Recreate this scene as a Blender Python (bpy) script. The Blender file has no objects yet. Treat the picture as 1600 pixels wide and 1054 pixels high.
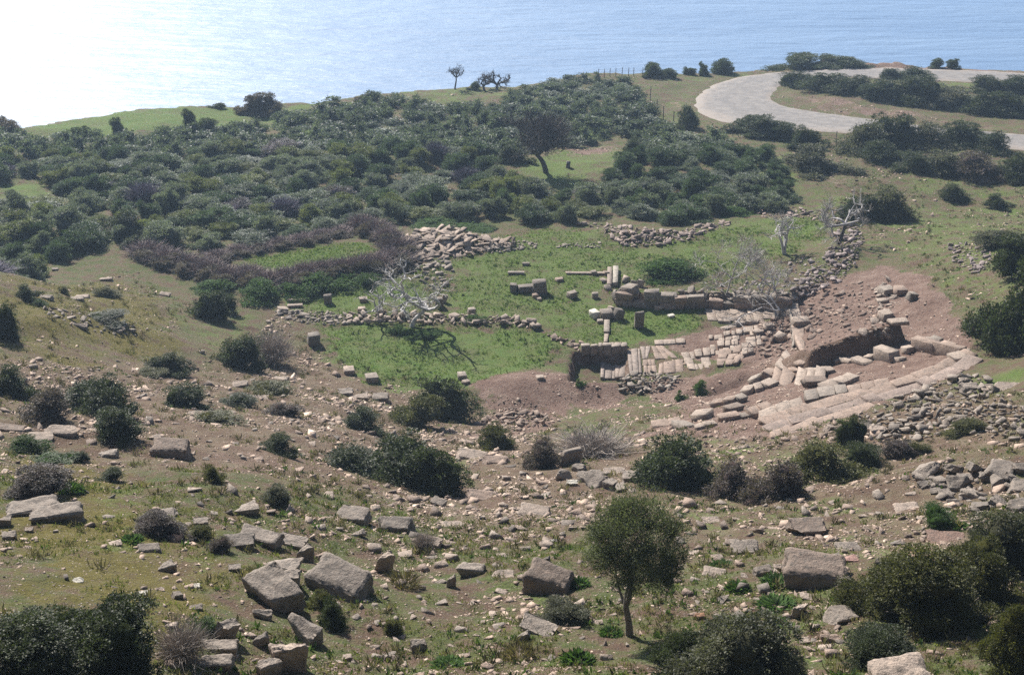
import bpy, bmesh, math, random
import numpy as np
from mathutils import Vector, Matrix, Euler

S = bpy.context.scene
COL = S.collection
RNG = np.random.default_rng(11)
random.seed(11)

# ------------------------------------------------------------------ camera, sky, sun, exposure
CAM_Z = 47.0
PITCH = math.radians(24.0)            # degrees below the horizontal
FPX = 1600 * 50.0 / 36.0              # 50 mm lens, in photograph pixels
cam = bpy.data.objects.new('camera', bpy.data.cameras.new('camera'))
COL.objects.link(cam)
cam.location = (0, 0, CAM_Z)
cam.rotation_euler = (math.pi / 2 - PITCH, 0, 0)
cam.data.lens = 50.0
cam.data.sensor_width = 36.0
cam.data.clip_start = 0.5
cam.data.clip_end = 20000
S.camera = cam

SUN_EL = math.radians(38.0)
SUN_AZ = math.radians(-30.0)          # clockwise from +Y: ahead and to the left
world = bpy.data.worlds.new('World')
S.world = world
world.use_nodes = True
wn = world.node_tree
sky = wn.nodes.new('ShaderNodeTexSky')
sky.sky_type = 'NISHITA'
sky.sun_disc = False
sky.sun_elevation = SUN_EL
sky.sun_rotation = SUN_AZ
sky.air_density = 1.0
sky.dust_density = 1.0
wn.links.new(sky.outputs[0], wn.nodes['Background'].inputs[0])
wn.nodes['Background'].inputs[1].default_value = 0.052

sl = bpy.data.lights.new('sun', 'SUN')
sl.energy = 5.0
sl.angle = math.radians(0.53)
sl.color = (1.0, 0.95, 0.88)
sun = bpy.data.objects.new('sun', sl)
COL.objects.link(sun)
sd = Vector((math.sin(SUN_AZ) * math.cos(SUN_EL), math.cos(SUN_AZ) * math.cos(SUN_EL), math.sin(SUN_EL)))
sun.rotation_euler = (-sd).to_track_quat('-Z', 'Y').to_euler()
sun.location = (-60, 90, 120)

S.view_settings.view_transform = 'Standard'
S.view_settings.look = 'None'
S.view_settings.exposure = 0.92
S.view_settings.gamma = 1.0
S.view_settings.use_curve_mapping = False
S.cycles.use_denoising = False
S.cycles.sample_clamp_indirect = 3.0
S.cycles.max_bounces = 6
S.cycles.diffuse_bounces = 3
S.cycles.glossy_bounces = 2
S.cycles.transmission_bounces = 4
S.cycles.volume_bounces = 1
S.cycles.transparent_max_bounces = 4

# ------------------------------------------------------------------ noise and the lie of the land
def _h(ix, iy, seed):
    n = (ix.astype(np.int64) * 374761393 + iy.astype(np.int64) * 668265263 + seed * 974711) & 0xffffffff
    n = ((n ^ (n >> 13)) * 1274126177) & 0xffffffff
    return ((n ^ (n >> 16)) & 0xffffff) / float(0xffffff)

def vnoise(x, y, seed=0):
    x0 = np.floor(x); y0 = np.floor(y)
    fx = x - x0; fy = y - y0
    fx = fx * fx * fx * (fx * (fx * 6 - 15) + 10); fy = fy * fy * fy * (fy * (fy * 6 - 15) + 10)
    a = _h(x0, y0, seed); b = _h(x0 + 1, y0, seed); c = _h(x0, y0 + 1, seed); d = _h(x0 + 1, y0 + 1, seed)
    return (a * (1 - fx) + b * fx) * (1 - fy) + (c * (1 - fx) + d * fx) * fy

def fbm(x, y, seed=0, octv=3):
    s = 0; a = 1.0; t = 0
    for k in range(octv):
        s = s + a * (vnoise(x * 2 ** k, y * 2 ** k, seed + k * 17) - 0.5)
        t += a; a *= 0.5
    return s / t * 2

def sm(a, b, x):
    t = np.clip((x - a) / (b - a), 0, 1)
    return t * t * (3 - 2 * t)

CX, CY = -3.0, 112.0                  # the middle of the ancient orchestra

def h_base(x, y):
    r = np.hypot(x - CX, y - CY)
    s = r - (17.0 + 5.0 * sm(-14, -2, x))
    rise = 0.41 * (np.sqrt(s * s + 6.0) + s) / 2
    a_left = 1 - sm(96, 119, y)
    a_right = 1 - sm(92, 137, y)
    k = sm(-10, 10, x)
    z = rise * (a_left * (1 - k) + a_right * k)
    z = z - 0.08 * np.maximum(0, y - 128)
    z = z + 6.2 * sm(24, 0, y)
    return z

def ray_dirs(u, v):
    u = np.asarray(u, float); v = np.asarray(v, float)
    a = (u - 800) / FPX; b = (527 - v) / FPX
    c, s = math.cos(PITCH), math.sin(PITCH)
    return np.stack([a, c + b * s, -s + b * c], -1)

TS = 12.0 * (460 / 12.0) ** np.linspace(0, 1, 1300)
def cast_px(u, v, f):
    """where the line of sight through a photograph pixel meets the land f(x, y)"""
    d = ray_dirs(np.atleast_1d(u), np.atleast_1d(v))
    out = np.zeros((len(d), 3))
    for i in range(0, len(d), 256):
        dd = d[i:i + 256]
        X = dd[:, 0:1] * TS; Y = dd[:, 1:2] * TS; Z = CAM_Z + dd[:, 2:3] * TS
        g = Z - f(X, Y)
        neg = g < 0
        k = np.where(neg.any(1), neg.argmax(1), len(TS) - 1)
        k = np.maximum(k, 1)
        rr = np.arange(len(dd))
        g0 = g[rr, k - 1]; g1 = g[rr, k]
        w = np.clip(g0 / np.where(np.abs(g0 - g1) < 1e-9, 1e-9, g0 - g1), 0, 1)
        t = TS[k - 1] + (TS[k] - TS[k - 1]) * w
        out[i:i + 256, 0] = dd[:, 0] * t; out[i:i + 256, 1] = dd[:, 1] * t
        out[i:i + 256, 2] = CAM_Z + dd[:, 2] * t
    return out

def base_xy(pts):
    p = np.array(pts, float)
    return cast_px(p[:, 0], p[:, 1], h_base)[:, :2]

def in_poly(x, y, poly):
    """signed distance in metres to a polygon in plan, positive inside"""
    x = np.asarray(x, float); y = np.asarray(y, float)
    inside = np.zeros(x.shape, bool); d2 = np.full(x.shape, 1e18)
    n = len(poly)
    for i in range(n):
        x1, y1 = poly[i]; x2, y2 = poly[(i + 1) % n]
        c = ((y1 > y) != (y2 > y)) & (x < (x2 - x1) * (y - y1) / (y2 - y1 + 1e-12) + x1)
        inside ^= c
        dx, dy = x2 - x1, y2 - y1
        t = np.clip(((x - x1) * dx + (y - y1) * dy) / (dx * dx + dy * dy + 1e-12), 0, 1)
        d2 = np.minimum(d2, (x - x1 - t * dx) ** 2 + (y - y1 - t * dy) ** 2)
    return np.where(inside, 1, -1) * np.sqrt(d2)

def line_side(x, y, pl):
    """distance in metres to a polyline in plan (positive on the far side), and the place along it 0..1"""
    d = np.full(np.shape(x), 1e9); sd_ = np.full(np.shape(x), 0.0); al = np.full(np.shape(x), 0.0)
    L = np.hypot(*np.diff(pl, axis=0).T); cum = np.concatenate([[0], np.cumsum(L)])
    for i in range(len(pl) - 1):
        (x1, y1), (x2, y2) = pl[i], pl[i + 1]
        dx, dy = x2 - x1, y2 - y1
        tr = ((x - x1) * dx + (y - y1) * dy) / (dx * dx + dy * dy)
        t = np.clip(tr, 0, 1)
        dd = np.hypot(x - x1 - t * dx, y - y1 - t * dy)
        side = np.where(dx * (y - y1) - dy * (x - x1) > 0, 1, -1)
        m = dd < d
        d = np.where(m, dd, d); sd_ = np.where(m, side * dd, sd_); al = np.where(m, (cum[i] + t * L[i]) / cum[-1], al)
        ends = (tr < 0) if i == 0 else (tr > 1) if i == len(pl) - 2 else None
        if ends is not None:
            al = np.where(m & ends, -1.0, al)
    return sd_, al

# the edge of the land above the sea
_coast_px = [(-500, 262), (-200, 238), (0, 208), (60, 191), (130, 179), (250, 171), (380, 165), (480, 161), (560, 151), (640, 144),
             (700, 136), (800, 131), (900, 119), (1000, 115), (1100, 113), (1200, 109), (1300, 104), (1400, 103),
             (1500, 106), (1600, 111), (1800, 118), (2200, 128)]
_c = base_xy(_coast_px)
COAST_A = np.arctan2(_c[:, 0], _c[:, 1]); COAST_R = np.hypot(_c[:, 0], _c[:, 1])
_o = np.argsort(COAST_A); COAST_A = COAST_A[_o]; COAST_R = COAST_R[_o]

# the road, outer and inner edge
ROAD_OUT = base_xy([(1660, 120), (1600, 115), (1533, 111), (1465, 109), (1384, 106), (1317, 107), (1249, 112), (1190, 116), (1150, 121), (1117, 130), (1092, 143),
                    (1081, 159), (1088, 178), (1121, 192), (1195, 199), (1263, 205), (1330, 210), (1400, 216), (1480, 223), (1560, 232), (1660, 243)])
ROAD_IN = base_xy([(1660, 134), (1600, 131), (1523, 129), (1452, 127), (1400, 125), (1357, 122), (1300, 121), (1262, 122), (1240, 126), (1222, 135), (1211, 146),
                   (1209, 155), (1216, 161), (1229, 166), (1262, 172), (1296, 177), (1364, 186), (1410, 192), (1452, 197), (1530, 204), (1660, 216)])
ROAD_POLY = np.concatenate([ROAD_OUT, ROAD_IN[::-1]])

SKENE = base_xy([(962, 474), (1000, 478), (1060, 480), (1110, 479), (1165, 480), (1232, 484)])
BANK = base_xy([(1255, 588), (1300, 572), (1340, 562), (1385, 549), (1420, 538)])
PIT = base_xy([(896, 550), (980, 551), (979, 616), (884, 618)])
PIT_Y = base_xy([(930, 614), (930, 594)])[:, 1]
DITCH = base_xy([(1070, 622), (1130, 600), (1185, 578)])
BUMPS = []   # x, y, rx, ry, turn, height
for (u, v, rx, ry, hh) in [(825, 612, 5.0, 3.0, 1.0), (1010, 606, 3.0, 1.3, 0.9), (930, 615, 3.0, 2.0, 0.5), (1130, 575, 2.6, 1.0, 0.5),
                           (1445, 485, 3.0, 2.4, 0.8), (100, 440, 9, 6, 0.8), (190, 520, 7, 3, 0.9), (60, 510, 6, 3, 0.9), (1290, 148, 12, 4, 1.2), (1400, 160, 14, 5, 1.2),
                           (1270, 103, 8, 2.5, 1.0), (170, 700, 5, 2, 0.7), (1300, 900, 4, 2.4, 0.5), (450, 905, 3, 3, 0.6), (330, 990, 2, 2, 0.4), (1520, 735, 5, 2.5, 0.9),
                           (1440, 660, 6, 3, 0.6), (715, 378, 5.5, 2.6, 0.7), (1010, 368, 6, 2, 0.6), (1310, 405, 2.4, 4, 0.9), (780, 190, 12, 8, 0.8), (500, 250, 20, 8, 1.0), (1090, 270, 9, 8, 1.0)]:
    p = base_xy([(u, v)])[0]
    BUMPS.append((p[0], p[1], rx, ry, hh))

def road_d(x, y):
    m = (x > 10) & (y > 150)
    out = np.full(np.shape(x), -50.0)
    if np.any(m):
        out[m] = in_poly(x[m], y[m], ROAD_POLY)
    return out

def hgt(x, y):
    x = np.asarray(x, float); y = np.asarray(y, float)
    z = h_base(x, y)
    r = np.hypot(x - CX, y - CY)
    flat = np.where(y > 106, sm(30, 38, np.abs(x - CX) + 0 * r) * 0.7 + 0.3 * sm(126, 134, y), sm(15, 22, r))
    rough = np.clip(flat + sm(128, 140, y), 0.12, 1)
    off_road = 1 - sm(-3.0, -0.5, road_d(x, y)) if np.size(x) else 1
    rough = rough * off_road
    z = z + rough * (fbm(x / 16, y / 16, 3, 3) * 0.75 + fbm(x / 3.1, y / 3.1, 9, 4) * 0.3) + 0.035 * fbm(x / 0.8, y / 0.8, 21, 2) * off_road
    for bx, by, rx, ry, hh in BUMPS:
        q = ((x - bx) / rx) ** 2 + ((y - by) / ry) ** 2
        z = z + hh * np.exp(-q) * off_road
    near = (y > 70) & (y < 130)
    if np.any(near):
        xs, ys = x[near], y[near]
        dz = np.zeros(xs.shape)
        d, al = line_side(xs, ys, SKENE)
        k = np.where(al >= 0, sm(0, 0.04, al) * (1 - sm(0.96, 1, al)), 0)
        dz += k * 1.15 * sm(0.05, 0.45, d) * np.exp(-np.maximum(d, 0) / 5.0)
        d, al = line_side(xs, ys, BANK)
        k = np.where(al >= 0, sm(0, 0.12, al) * (1 - sm(0.9, 1, al)), 0)
        dz += k * (1.75 * sm(-0.1, 0.45, d) * np.exp(-(np.maximum(d, 0) / 5.0) ** 2) + 0.22 * fbm(xs / 0.9, ys / 0.9, 77, 2) * sm(-.2, .4, d) * np.exp(-np.abs(d) / 4))
        dz -= 1.0 * sm(-0.15, 0.3, in_poly(xs, ys, PIT) + 0.15 * fbm(xs / 0.7, ys / 0.7, 5, 2)) * sm(PIT_Y[0], PIT_Y[1], ys)
        d, al = line_side(xs, ys, DITCH)
        dz -= np.where(al >= 0, 0.75 * np.exp(-(d / 0.9) ** 2) * sm(0, .15, al) * (1 - sm(.85, 1, al)), 0)
        z = z.copy(); z[near] += dz
    rho = np.hypot(x, y); az = np.arctan2(x, y)
    rc = np.interp(az, COAST_A, COAST_R) + 1.5 * fbm(az * 60, az * 0 + 1.0, 41, 3)
    over = rho - rc
    z = np.where(y > 60, z - 0.25 * sm(-1.5, 2, over) - np.where(over > 0, 1.25 * over + 0.8 * fbm(x / 4, y / 4, 55, 3) * sm(0, 4, over), 0), z)
    return np.maximum(z, -64)

def at(u, v):
    p = cast_px([u], [v], hgt)[0]
    return Vector(p)

def mpp(p):
    """metres per photograph pixel at a point"""
    c, s = math.cos(PITCH), math.sin(PITCH)
    depth = p[1] * c - (p[2] - CAM_Z) * s
    return depth / FPX

def gz(x, y):
    return float(hgt(np.array([x]), np.array([y]))[0])

# ------------------------------------------------------------------ object helpers
def mesh_np(name, V, F, mats=(), attrs=None, smooth=False, midx=None):
    V = np.asarray(V, np.float32)
    if not isinstance(F, list): F = [F]
    elif len(F) and np.ndim(F[0]) == 1: F = [np.asarray(F)]
    F = [np.asarray(f, np.int32) for f in F if len(f)]
    me = bpy.data.meshes.new(name)
    nl = sum(f.size for f in F); nf = sum(len(f) for f in F)
    me.vertices.add(len(V)); me.vertices.foreach_set('co', V.ravel())
    me.loops.add(nl); me.loops.foreach_set('vertex_index', np.concatenate([f.ravel() for f in F]))
    me.polygons.add(nf)
    tot = np.concatenate([np.full(len(f), f.shape[1], np.int32) for f in F])
    st = np.concatenate([[0], np.cumsum(tot)[:-1]]).astype(np.int32)
    me.polygons.foreach_set('loop_start', st); me.polygons.foreach_set('loop_total', tot)
    if smooth: me.polygons.foreach_set('use_smooth', np.ones(nf, bool))
    for m in mats: me.materials.append(m)
    if midx is not None: me.polygons.foreach_set('material_index', np.asarray(midx, np.int32))
    for k, (dom, val) in (attrs or {}).items():
        a = me.attributes.new(k, 'FLOAT', dom); a.data.foreach_set('value', np.asarray(val, np.float32))
    me.update(calc_edges=True)
    return me

def link(name, data, parent=None, loc=None, rot=None, scale=None, color=None):
    o = bpy.data.objects.new(name, data)
    COL.objects.link(o)
    if parent is not None: o.parent = parent
    if loc is not None: o.location = loc
    if rot is not None: o.rotation_euler = rot
    if scale is not None: o.scale = scale
    if color is not None: o.color = (*color, 1.0)
    return o

def tag(o, label=None, cat=None, group=None, kind=None):
    if label: o['label'] = label
    if cat: o['category'] = cat
    if group: o['group'] = group
    if kind: o['kind'] = kind
    return o

# ------------------------------------------------------------------ materials
def mat(name):
    m = bpy.data.materials.new(name); m.use_nodes = True
    nt = m.node_tree
    return m, nt, nt.nodes['Principled BSDF']

def N(nt, t, **kw):
    n = nt.nodes.new(t)
    for k, v in kw.items():
        if k.startswith('i_'): n.inputs[k[2:].replace('_', ' ')].default_value = v
        else: setattr(n, k, v)
    return n

def noise(nt, co, scale, detail=4, rough=0.6):
    n = N(nt, 'ShaderNodeTexNoise'); n.inputs['Scale'].default_value = scale
    n.inputs['Detail'].default_value = detail; n.inputs['Roughness'].default_value = rough
    nt.links.new(co, n.inputs['Vector']); return n.outputs['Fac']

def ramp(nt, fac, stops):
    r = N(nt, 'ShaderNodeValToRGB')
    e = r.color_ramp.elements
    while len(e) < len(stops): e.new(0.5)
    for el, (p, c) in zip(e, stops):
        el.position = p; el.color = (*c, 1) if len(c) == 3 else c
    nt.links.new(fac, r.inputs[0]); return r.outputs[0]

def mix(nt, fac, a, b, mode='MIX'):
    n = N(nt, 'ShaderNodeMix', data_type='RGBA', blend_type=mode)
    for s, val in ((n.inputs[0], fac), (n.inputs[6], a), (n.inputs[7], b)):
        if isinstance(val, (int, float)): s.default_value = val
        elif isinstance(val, tuple): s.default_value = (*val, 1)
        else: nt.links.new(val, s)
    return n.outputs[2]

def math_(nt, op, a, b=0.0, clamp=False):
    n = N(nt, 'ShaderNodeMath', operation=op); n.use_clamp = clamp
    for s, val in ((n.inputs[0], a), (n.inputs[1], b)):
        if isinstance(val, (int, float)): s.default_value = val
        else: nt.links.new(val, s)
    return n.outputs[0]

def maprange(nt, v, a, b, c=0.0, d=1.0):
    n = N(nt, 'ShaderNodeMapRange'); n.interpolation_type = 'SMOOTHSTEP'
    nt.links.new(v, n.inputs[0])
    for i, q in enumerate((a, b, c, d)): n.inputs[1 + i].default_value = q
    return n.outputs[0]

def attr(nt, name):
    return N(nt, 'ShaderNodeAttribute', attribute_name=name).outputs['Fac']

# ground: soil, turf, moss and small stones mixed by where they grow
M_GROUND, nt, bs = mat('ground')
geo = N(nt, 'ShaderNodeNewGeometry'); P = geo.outputs['Position']
n_big = noise(nt, P, 0.16, 5); n_mid = noise(nt, P, 0.9, 5); n_fine = noise(nt, P, 6.0, 4, 0.7); n_mic = noise(nt, P, 26.0, 3, 0.7)
soil = ramp(nt, n_mid, [(0.25, (0.10, 0.064, 0.045)), (0.45, (0.165, 0.11, 0.08)), (0.6, (0.22, 0.155, 0.118)), (0.78, (0.29, 0.225, 0.18))])
e_mix = math_(nt, 'ADD', math_(nt, 'MULTIPLY', n_fine, 0.5), math_(nt, 'MULTIPLY', n_mid, 0.5))
pinks = ramp(nt, e_mix, [(0.3, (0.10, 0.062, 0.047)), (0.47, (0.185, 0.12, 0.095)), (0.58, (0.25, 0.175, 0.14)), (0.72, (0.34, 0.265, 0.22))])
earth = mix(nt, attr(nt, 'earth'), soil, pinks)
ochre = ramp(nt, n_fine, [(0.25, (0.078, 0.068, 0.02)), (0.5, (0.14, 0.118, 0.032)), (0.75, (0.185, 0.16, 0.055))])
turf = ramp(nt, n_fine, [(0.2, (0.045, 0.064, 0.02)), (0.5, (0.09, 0.11, 0.036)), (0.8, (0.145, 0.155, 0.065))])
lush = ramp(nt, n_fine, [(0.2, (0.065, 0.105, 0.028)), (0.5, (0.112, 0.168, 0.045)), (0.8, (0.155, 0.205, 0.07))])
lush2 = ramp(nt, n_mid, [(0.3, (0.85, 1.0, 0.8)), (0.7, (1.25, 1.0, 1.15))])
lush = mix(nt, 1.0, lush, lush2, 'MULTIPLY')
n_dry = noise(nt, P, 0.22, 6, 0.72)
lush = mix(nt, math_(nt, 'MULTIPLY', maprange(nt, n_dry, 0.48, 0.66), 0.7), lush, ramp(nt, n_fine, [(0.25, (0.085, 0.085, 0.04)), (0.7, (0.175, 0.165, 0.085))]))
m_t = maprange(nt, math_(nt, 'ADD', n_mid, math_(nt, 'MULTIPLY', n_fine, 0.5)), 0.58, 0.87)
m_t = math_(nt, 'MULTIPLY', m_t, math_(nt, 'SUBTRACT', 1.0, attr(nt, 'scree'), True))
c = mix(nt, m_t, earth, turf)
m_o = maprange(nt, math_(nt, 'ADD', math_(nt, 'ADD', math_(nt, 'MULTIPLY', n_big, 0.5), math_(nt, 'MULTIPLY', n_mid, 0.5)), math_(nt, 'MULTIPLY', attr(nt, 'ochre'), 0.58)), 0.78, 1.0)
c = mix(nt, m_o, c, ochre)
n_pat = noise(nt, P, 0.33, 6, 0.7)
jit = math_(nt, 'MULTIPLY', math_(nt, 'SUBTRACT', math_(nt, 'ADD', math_(nt, 'ADD', n_mid, n_fine), math_(nt, 'MULTIPLY', n_pat, 1.3)), 1.65), 0.9)
m_l = maprange(nt, math_(nt, 'ADD', attr(nt, 'lush'), jit), 0.3, 0.72)
c = mix(nt, m_l, c, lush)
m_e = maprange(nt, math_(nt, 'ADD', attr(nt, 'earth'), math_(nt, 'MULTIPLY', jit, 0.8)), 0.42, 0.6)
c = mix(nt, m_e, c, pinks)
# steep faces are bare earth
sep = N(nt, 'ShaderNodeSeparateXYZ'); nt.links.new(geo.outputs['True Normal'], sep.inputs[0])
steep = maprange(nt, sep.outputs[2], 0.55, 0.8, 1.0, 0.0)
c = mix(nt, steep, c, soil)
# pebbles and crumbs lying in the soil
vor = N(nt, 'ShaderNodeTexVoronoi'); vor.inputs['Scale'].default_value = 9.0; nt.links.new(P, vor.inputs['Vector'])
vsep = N(nt, 'ShaderNodeSeparateColor'); nt.links.new(vor.outputs['Color'], vsep.inputs[0])
peb = math_(nt, 'MULTIPLY', maprange(nt, vor.outputs['Distance'], 0.22, 0.34, 1.0, 0.0),
            maprange(nt, vsep.outputs[0], 0.66, 0.7))
peb = math_(nt, 'MULTIPLY', peb, math_(nt, 'SUBTRACT', 1.0, math_(nt, 'MULTIPLY', m_l, 0.93), True))
pebc = ramp(nt, vsep.outputs[1], [(0.0, (0.2, 0.16, 0.13)), (0.6, (0.33, 0.27, 0.23)), (1.0, (0.48, 0.43, 0.37))])
c = mix(nt, peb, c, pebc)
fl = N(nt, 'ShaderNodeTexVoronoi'); fl.inputs['Scale'].default_value = 3.2; nt.links.new(P, fl.inputs['Vector'])
flo = math_(nt, 'MULTIPLY', maprange(nt, fl.outputs['Distance'], 0.06, 0.1, 1.0, 0.0), maprange(nt, n_mid, 0.5, 0.6))
c = mix(nt, math_(nt, 'MULTIPLY', flo, 0.8), c, (0.55, 0.55, 0.45))
nt.links.new(c, bs.inputs['Base Color'])
bs.inputs['Roughness'].default_value = 0.95
bs.inputs['Specular IOR Level'].default_value = 0.15
hh = math_(nt, 'ADD', math_(nt, 'MULTIPLY', n_fine, 0.6), math_(nt, 'ADD', math_(nt, 'MULTIPLY', n_mic, 0.25), math_(nt, 'MULTIPLY', peb, 0.35)))
bp = N(nt, 'ShaderNodeBump'); bp.inputs['Strength'].default_value = 1.0; bp.inputs['Distance'].default_value = 0.34
nt.links.new(hh, bp.inputs['Height']); nt.links.new(bp.outputs[0], bs.inputs['Normal'])

# stone: the object's own colour, weathered
def stone_mat(name, lichen=0.5, use_rnd=False):
    m, nt, bs = mat(name)
    geo = N(nt, 'ShaderNodeNewGeometry'); P = geo.outputs['Position']
    oi = N(nt, 'ShaderNodeObjectInfo')
    base = oi.outputs['Color']
    a = noise(nt, P, 2.2, 6, 0.65); b = noise(nt, P, 14.0, 5, 0.7)
    c = mix(nt, 1.0, base, ramp(nt, a, [(0.25, (0.62, 0.6, 0.58)), (0.5, (0.95, 0.95, 0.95)), (0.75, (1.25, 1.22, 1.18))]), 'MULTIPLY')
    c = mix(nt, 1.0, c, ramp(nt, b, [(0.3, (0.72, 0.72, 0.72)), (0.6, (1.08, 1.08, 1.08))]), 'MULTIPLY')
    if use_rnd:
        r = attr(nt, 'rnd')
        c = mix(nt, 1.0, c, ramp(nt, r, [(0.0, (0.55, 0.52, 0.5)), (0.35, (0.85, 0.8, 0.76)), (0.7, (1.1, 1.02, 0.95)), (0.93, (1.35, 1.25, 1.15)), (1.0, (1.9, 1.85, 1.75))]), 'MULTIPLY')
    li = maprange(nt, noise(nt, P, 6.0, 7, 0.78), 0.48, 0.66)
    c = mix(nt, math_(nt, 'MULTIPLY', li, lichen), c, (0.10, 0.095, 0.085))
    nt.links.new(c, bs.inputs['Base Color'])
    bs.inputs['Roughness'].default_value = 0.85
    bs.inputs['Specular IOR Level'].default_value = 0.3
    bp = N(nt, 'ShaderNodeBump'); bp.inputs['Strength'].default_value = 1.0; bp.inputs['Distance'].default_value = 0.09
    nt.links.new(math_(nt, 'ADD', a, math_(nt, 'MULTIPLY', b, 0.6)), bp.inputs['Height']); nt.links.new(bp.outputs[0], bs.inputs['Normal'])
    return m
M_STONE = stone_mat('weathered stone', 0.75)
M_RUBBLE = stone_mat('rubble stone', 0.25, True)

def leaf_mat(name, transl=0.3, rough=0.5, spec=0.4):
    m, nt, bs = mat(name)
    oi = N(nt, 'ShaderNodeObjectInfo')
    r = attr(nt, 'rnd')
    c = mix(nt, 1.0, oi.outputs['Color'], ramp(nt, r, [(0.0, (0.5, 0.5, 0.45)), (0.4, (1.0, 1.0, 0.95)), (0.7, (1.65, 1.6, 1.45)), (1.0, (2.4, 2.25, 1.95))]), 'MULTIPLY')
    nt.links.new(c, bs.inputs['Base Color'])
    bs.inputs['Roughness'].default_value = rough
    bs.inputs['Specular IOR Level'].default_value = spec
    tr = N(nt, 'ShaderNodeBsdfTranslucent')
    tc = mix(nt, 1.0, c, (1.25, 1.35, 0.7), 'MULTIPLY')
    nt.links.new(tc, tr.inputs[0])
    ms = N(nt, 'ShaderNodeMixShader'); ms.inputs[0].default_value = transl
    nt.links.new(bs.outputs[0], ms.inputs[1]); nt.links.new(tr.outputs[0], ms.inputs[2])
    nt.links.new(ms.outputs[0], nt.nodes['Material Output'].inputs[0])
    return m
M_LEAF = leaf_mat('leaves', 0.36, 0.55, 0.25)
M_HERB = leaf_mat('herb leaves', 0.35, 0.7, 0.12)

M_BARK, nt, bs = mat('bark')
oi = N(nt, 'ShaderNodeObjectInfo'); geo = N(nt, 'ShaderNodeNewGeometry')
b = noise(nt, geo.outputs['Position'], 9.0, 5, 0.7)
nt.links.new(mix(nt, 1.0, oi.outputs['Color'], ramp(nt, b, [(0.3, (0.55, 0.55, 0.55)), (0.65, (1.2, 1.2, 1.2))]), 'MULTIPLY'), bs.inputs['Base Color'])
bs.inputs['Roughness'].default_value = 0.85
bp = N(nt, 'ShaderNodeBump'); bp.inputs['Distance'].default_value = 0.03; nt.links.new(b, bp.inputs['Height']); nt.links.new(bp.outputs[0], bs.inputs['Normal'])

M_IRON, nt, bs = mat('rusty iron')
bs.inputs['Base Color'].default_value = (0.06, 0.05, 0.045, 1); bs.inputs['Roughness'].default_value = 0.7

M_ROAD, nt, bs = mat('worn asphalt with gravel')
geo = N(nt, 'ShaderNodeNewGeometry'); P = geo.outputs['Position']
a = noise(nt, P, 0.5, 5); b = noise(nt, P, 5.0, 5, 0.75)
c = ramp(nt, b, [(0.3, (0.15, 0.14, 0.133)), (0.55, (0.225, 0.21, 0.20)), (0.75, (0.32, 0.30, 0.285))])
c = mix(nt, 1.0, c, ramp(nt, noise(nt, P, 0.8, 6, .75), [(0.35, (0.55, 0.55, 0.58)), (0.65, (1.2, 1.16, 1.1))]), 'MULTIPLY')
c = mix(nt, maprange(nt, math_(nt, 'ADD', attr(nt, 'edge'), math_(nt, 'MULTIPLY', math_(nt, 'SUBTRACT', a, 0.5), 1.6)), 0.2, 0.85), c, ramp(nt, b, [(0.3, (0.19, 0.16, 0.135)), (0.7, (0.32, 0.275, 0.24))]))
c = mix(nt, math_(nt, 'MULTIPLY', attr(nt, 'track'), 0.55), c, (0.14, 0.13, 0.125))
nt.links.new(c, bs.inputs['Base Color']); bs.inputs['Roughness'].default_value = 0.85
bp = N(nt, 'ShaderNodeBump'); bp.inputs['Distance'].default_value = 0.04; nt.links.new(b, bp.inputs['Height']); nt.links.new(bp.outputs[0], bs.inputs['Normal'])

M_SEA, nt, bs = mat('sea water')
geo = N(nt, 'ShaderNodeNewGeometry'); P = geo.outputs['Position']
mp = N(nt, 'ShaderNodeMapping'); mp.inputs['Scale'].default_value = (0.3, 1.0, 1.0); mp.inputs['Rotation'].default_value = (0, 0, math.radians(12)); nt.links.new(P, mp.inputs[0])
w1 = noise(nt, mp.outputs[0], 0.9, 5, 0.62); w2 = noise(nt, mp.outputs[0], 0.16, 3, 0.5); w3 = noise(nt, mp.outputs[0], 0.025, 3, 0.5)
c = ramp(nt, w3, [(0.35, (0.105, 0.185, 0.315)), (0.65, (0.14, 0.225, 0.355))])
nt.links.new(c, bs.inputs['Base Color'])
bs.inputs['Roughness'].default_value = 0.5
bs.inputs['Specular IOR Level'].default_value = 0.9
bs.inputs['IOR'].default_value = 1.33
bp = N(nt, 'ShaderNodeBump'); bp.inputs['Strength'].default_value = 1.0; bp.inputs['Distance'].default_value = 0.28
nt.links.new(math_(nt, 'ADD', w1, math_(nt, 'MULTIPLY', w2, 5.0)), bp.inputs['Height']); nt.links.new(bp.outputs[0], bs.inputs['Normal'])

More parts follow.
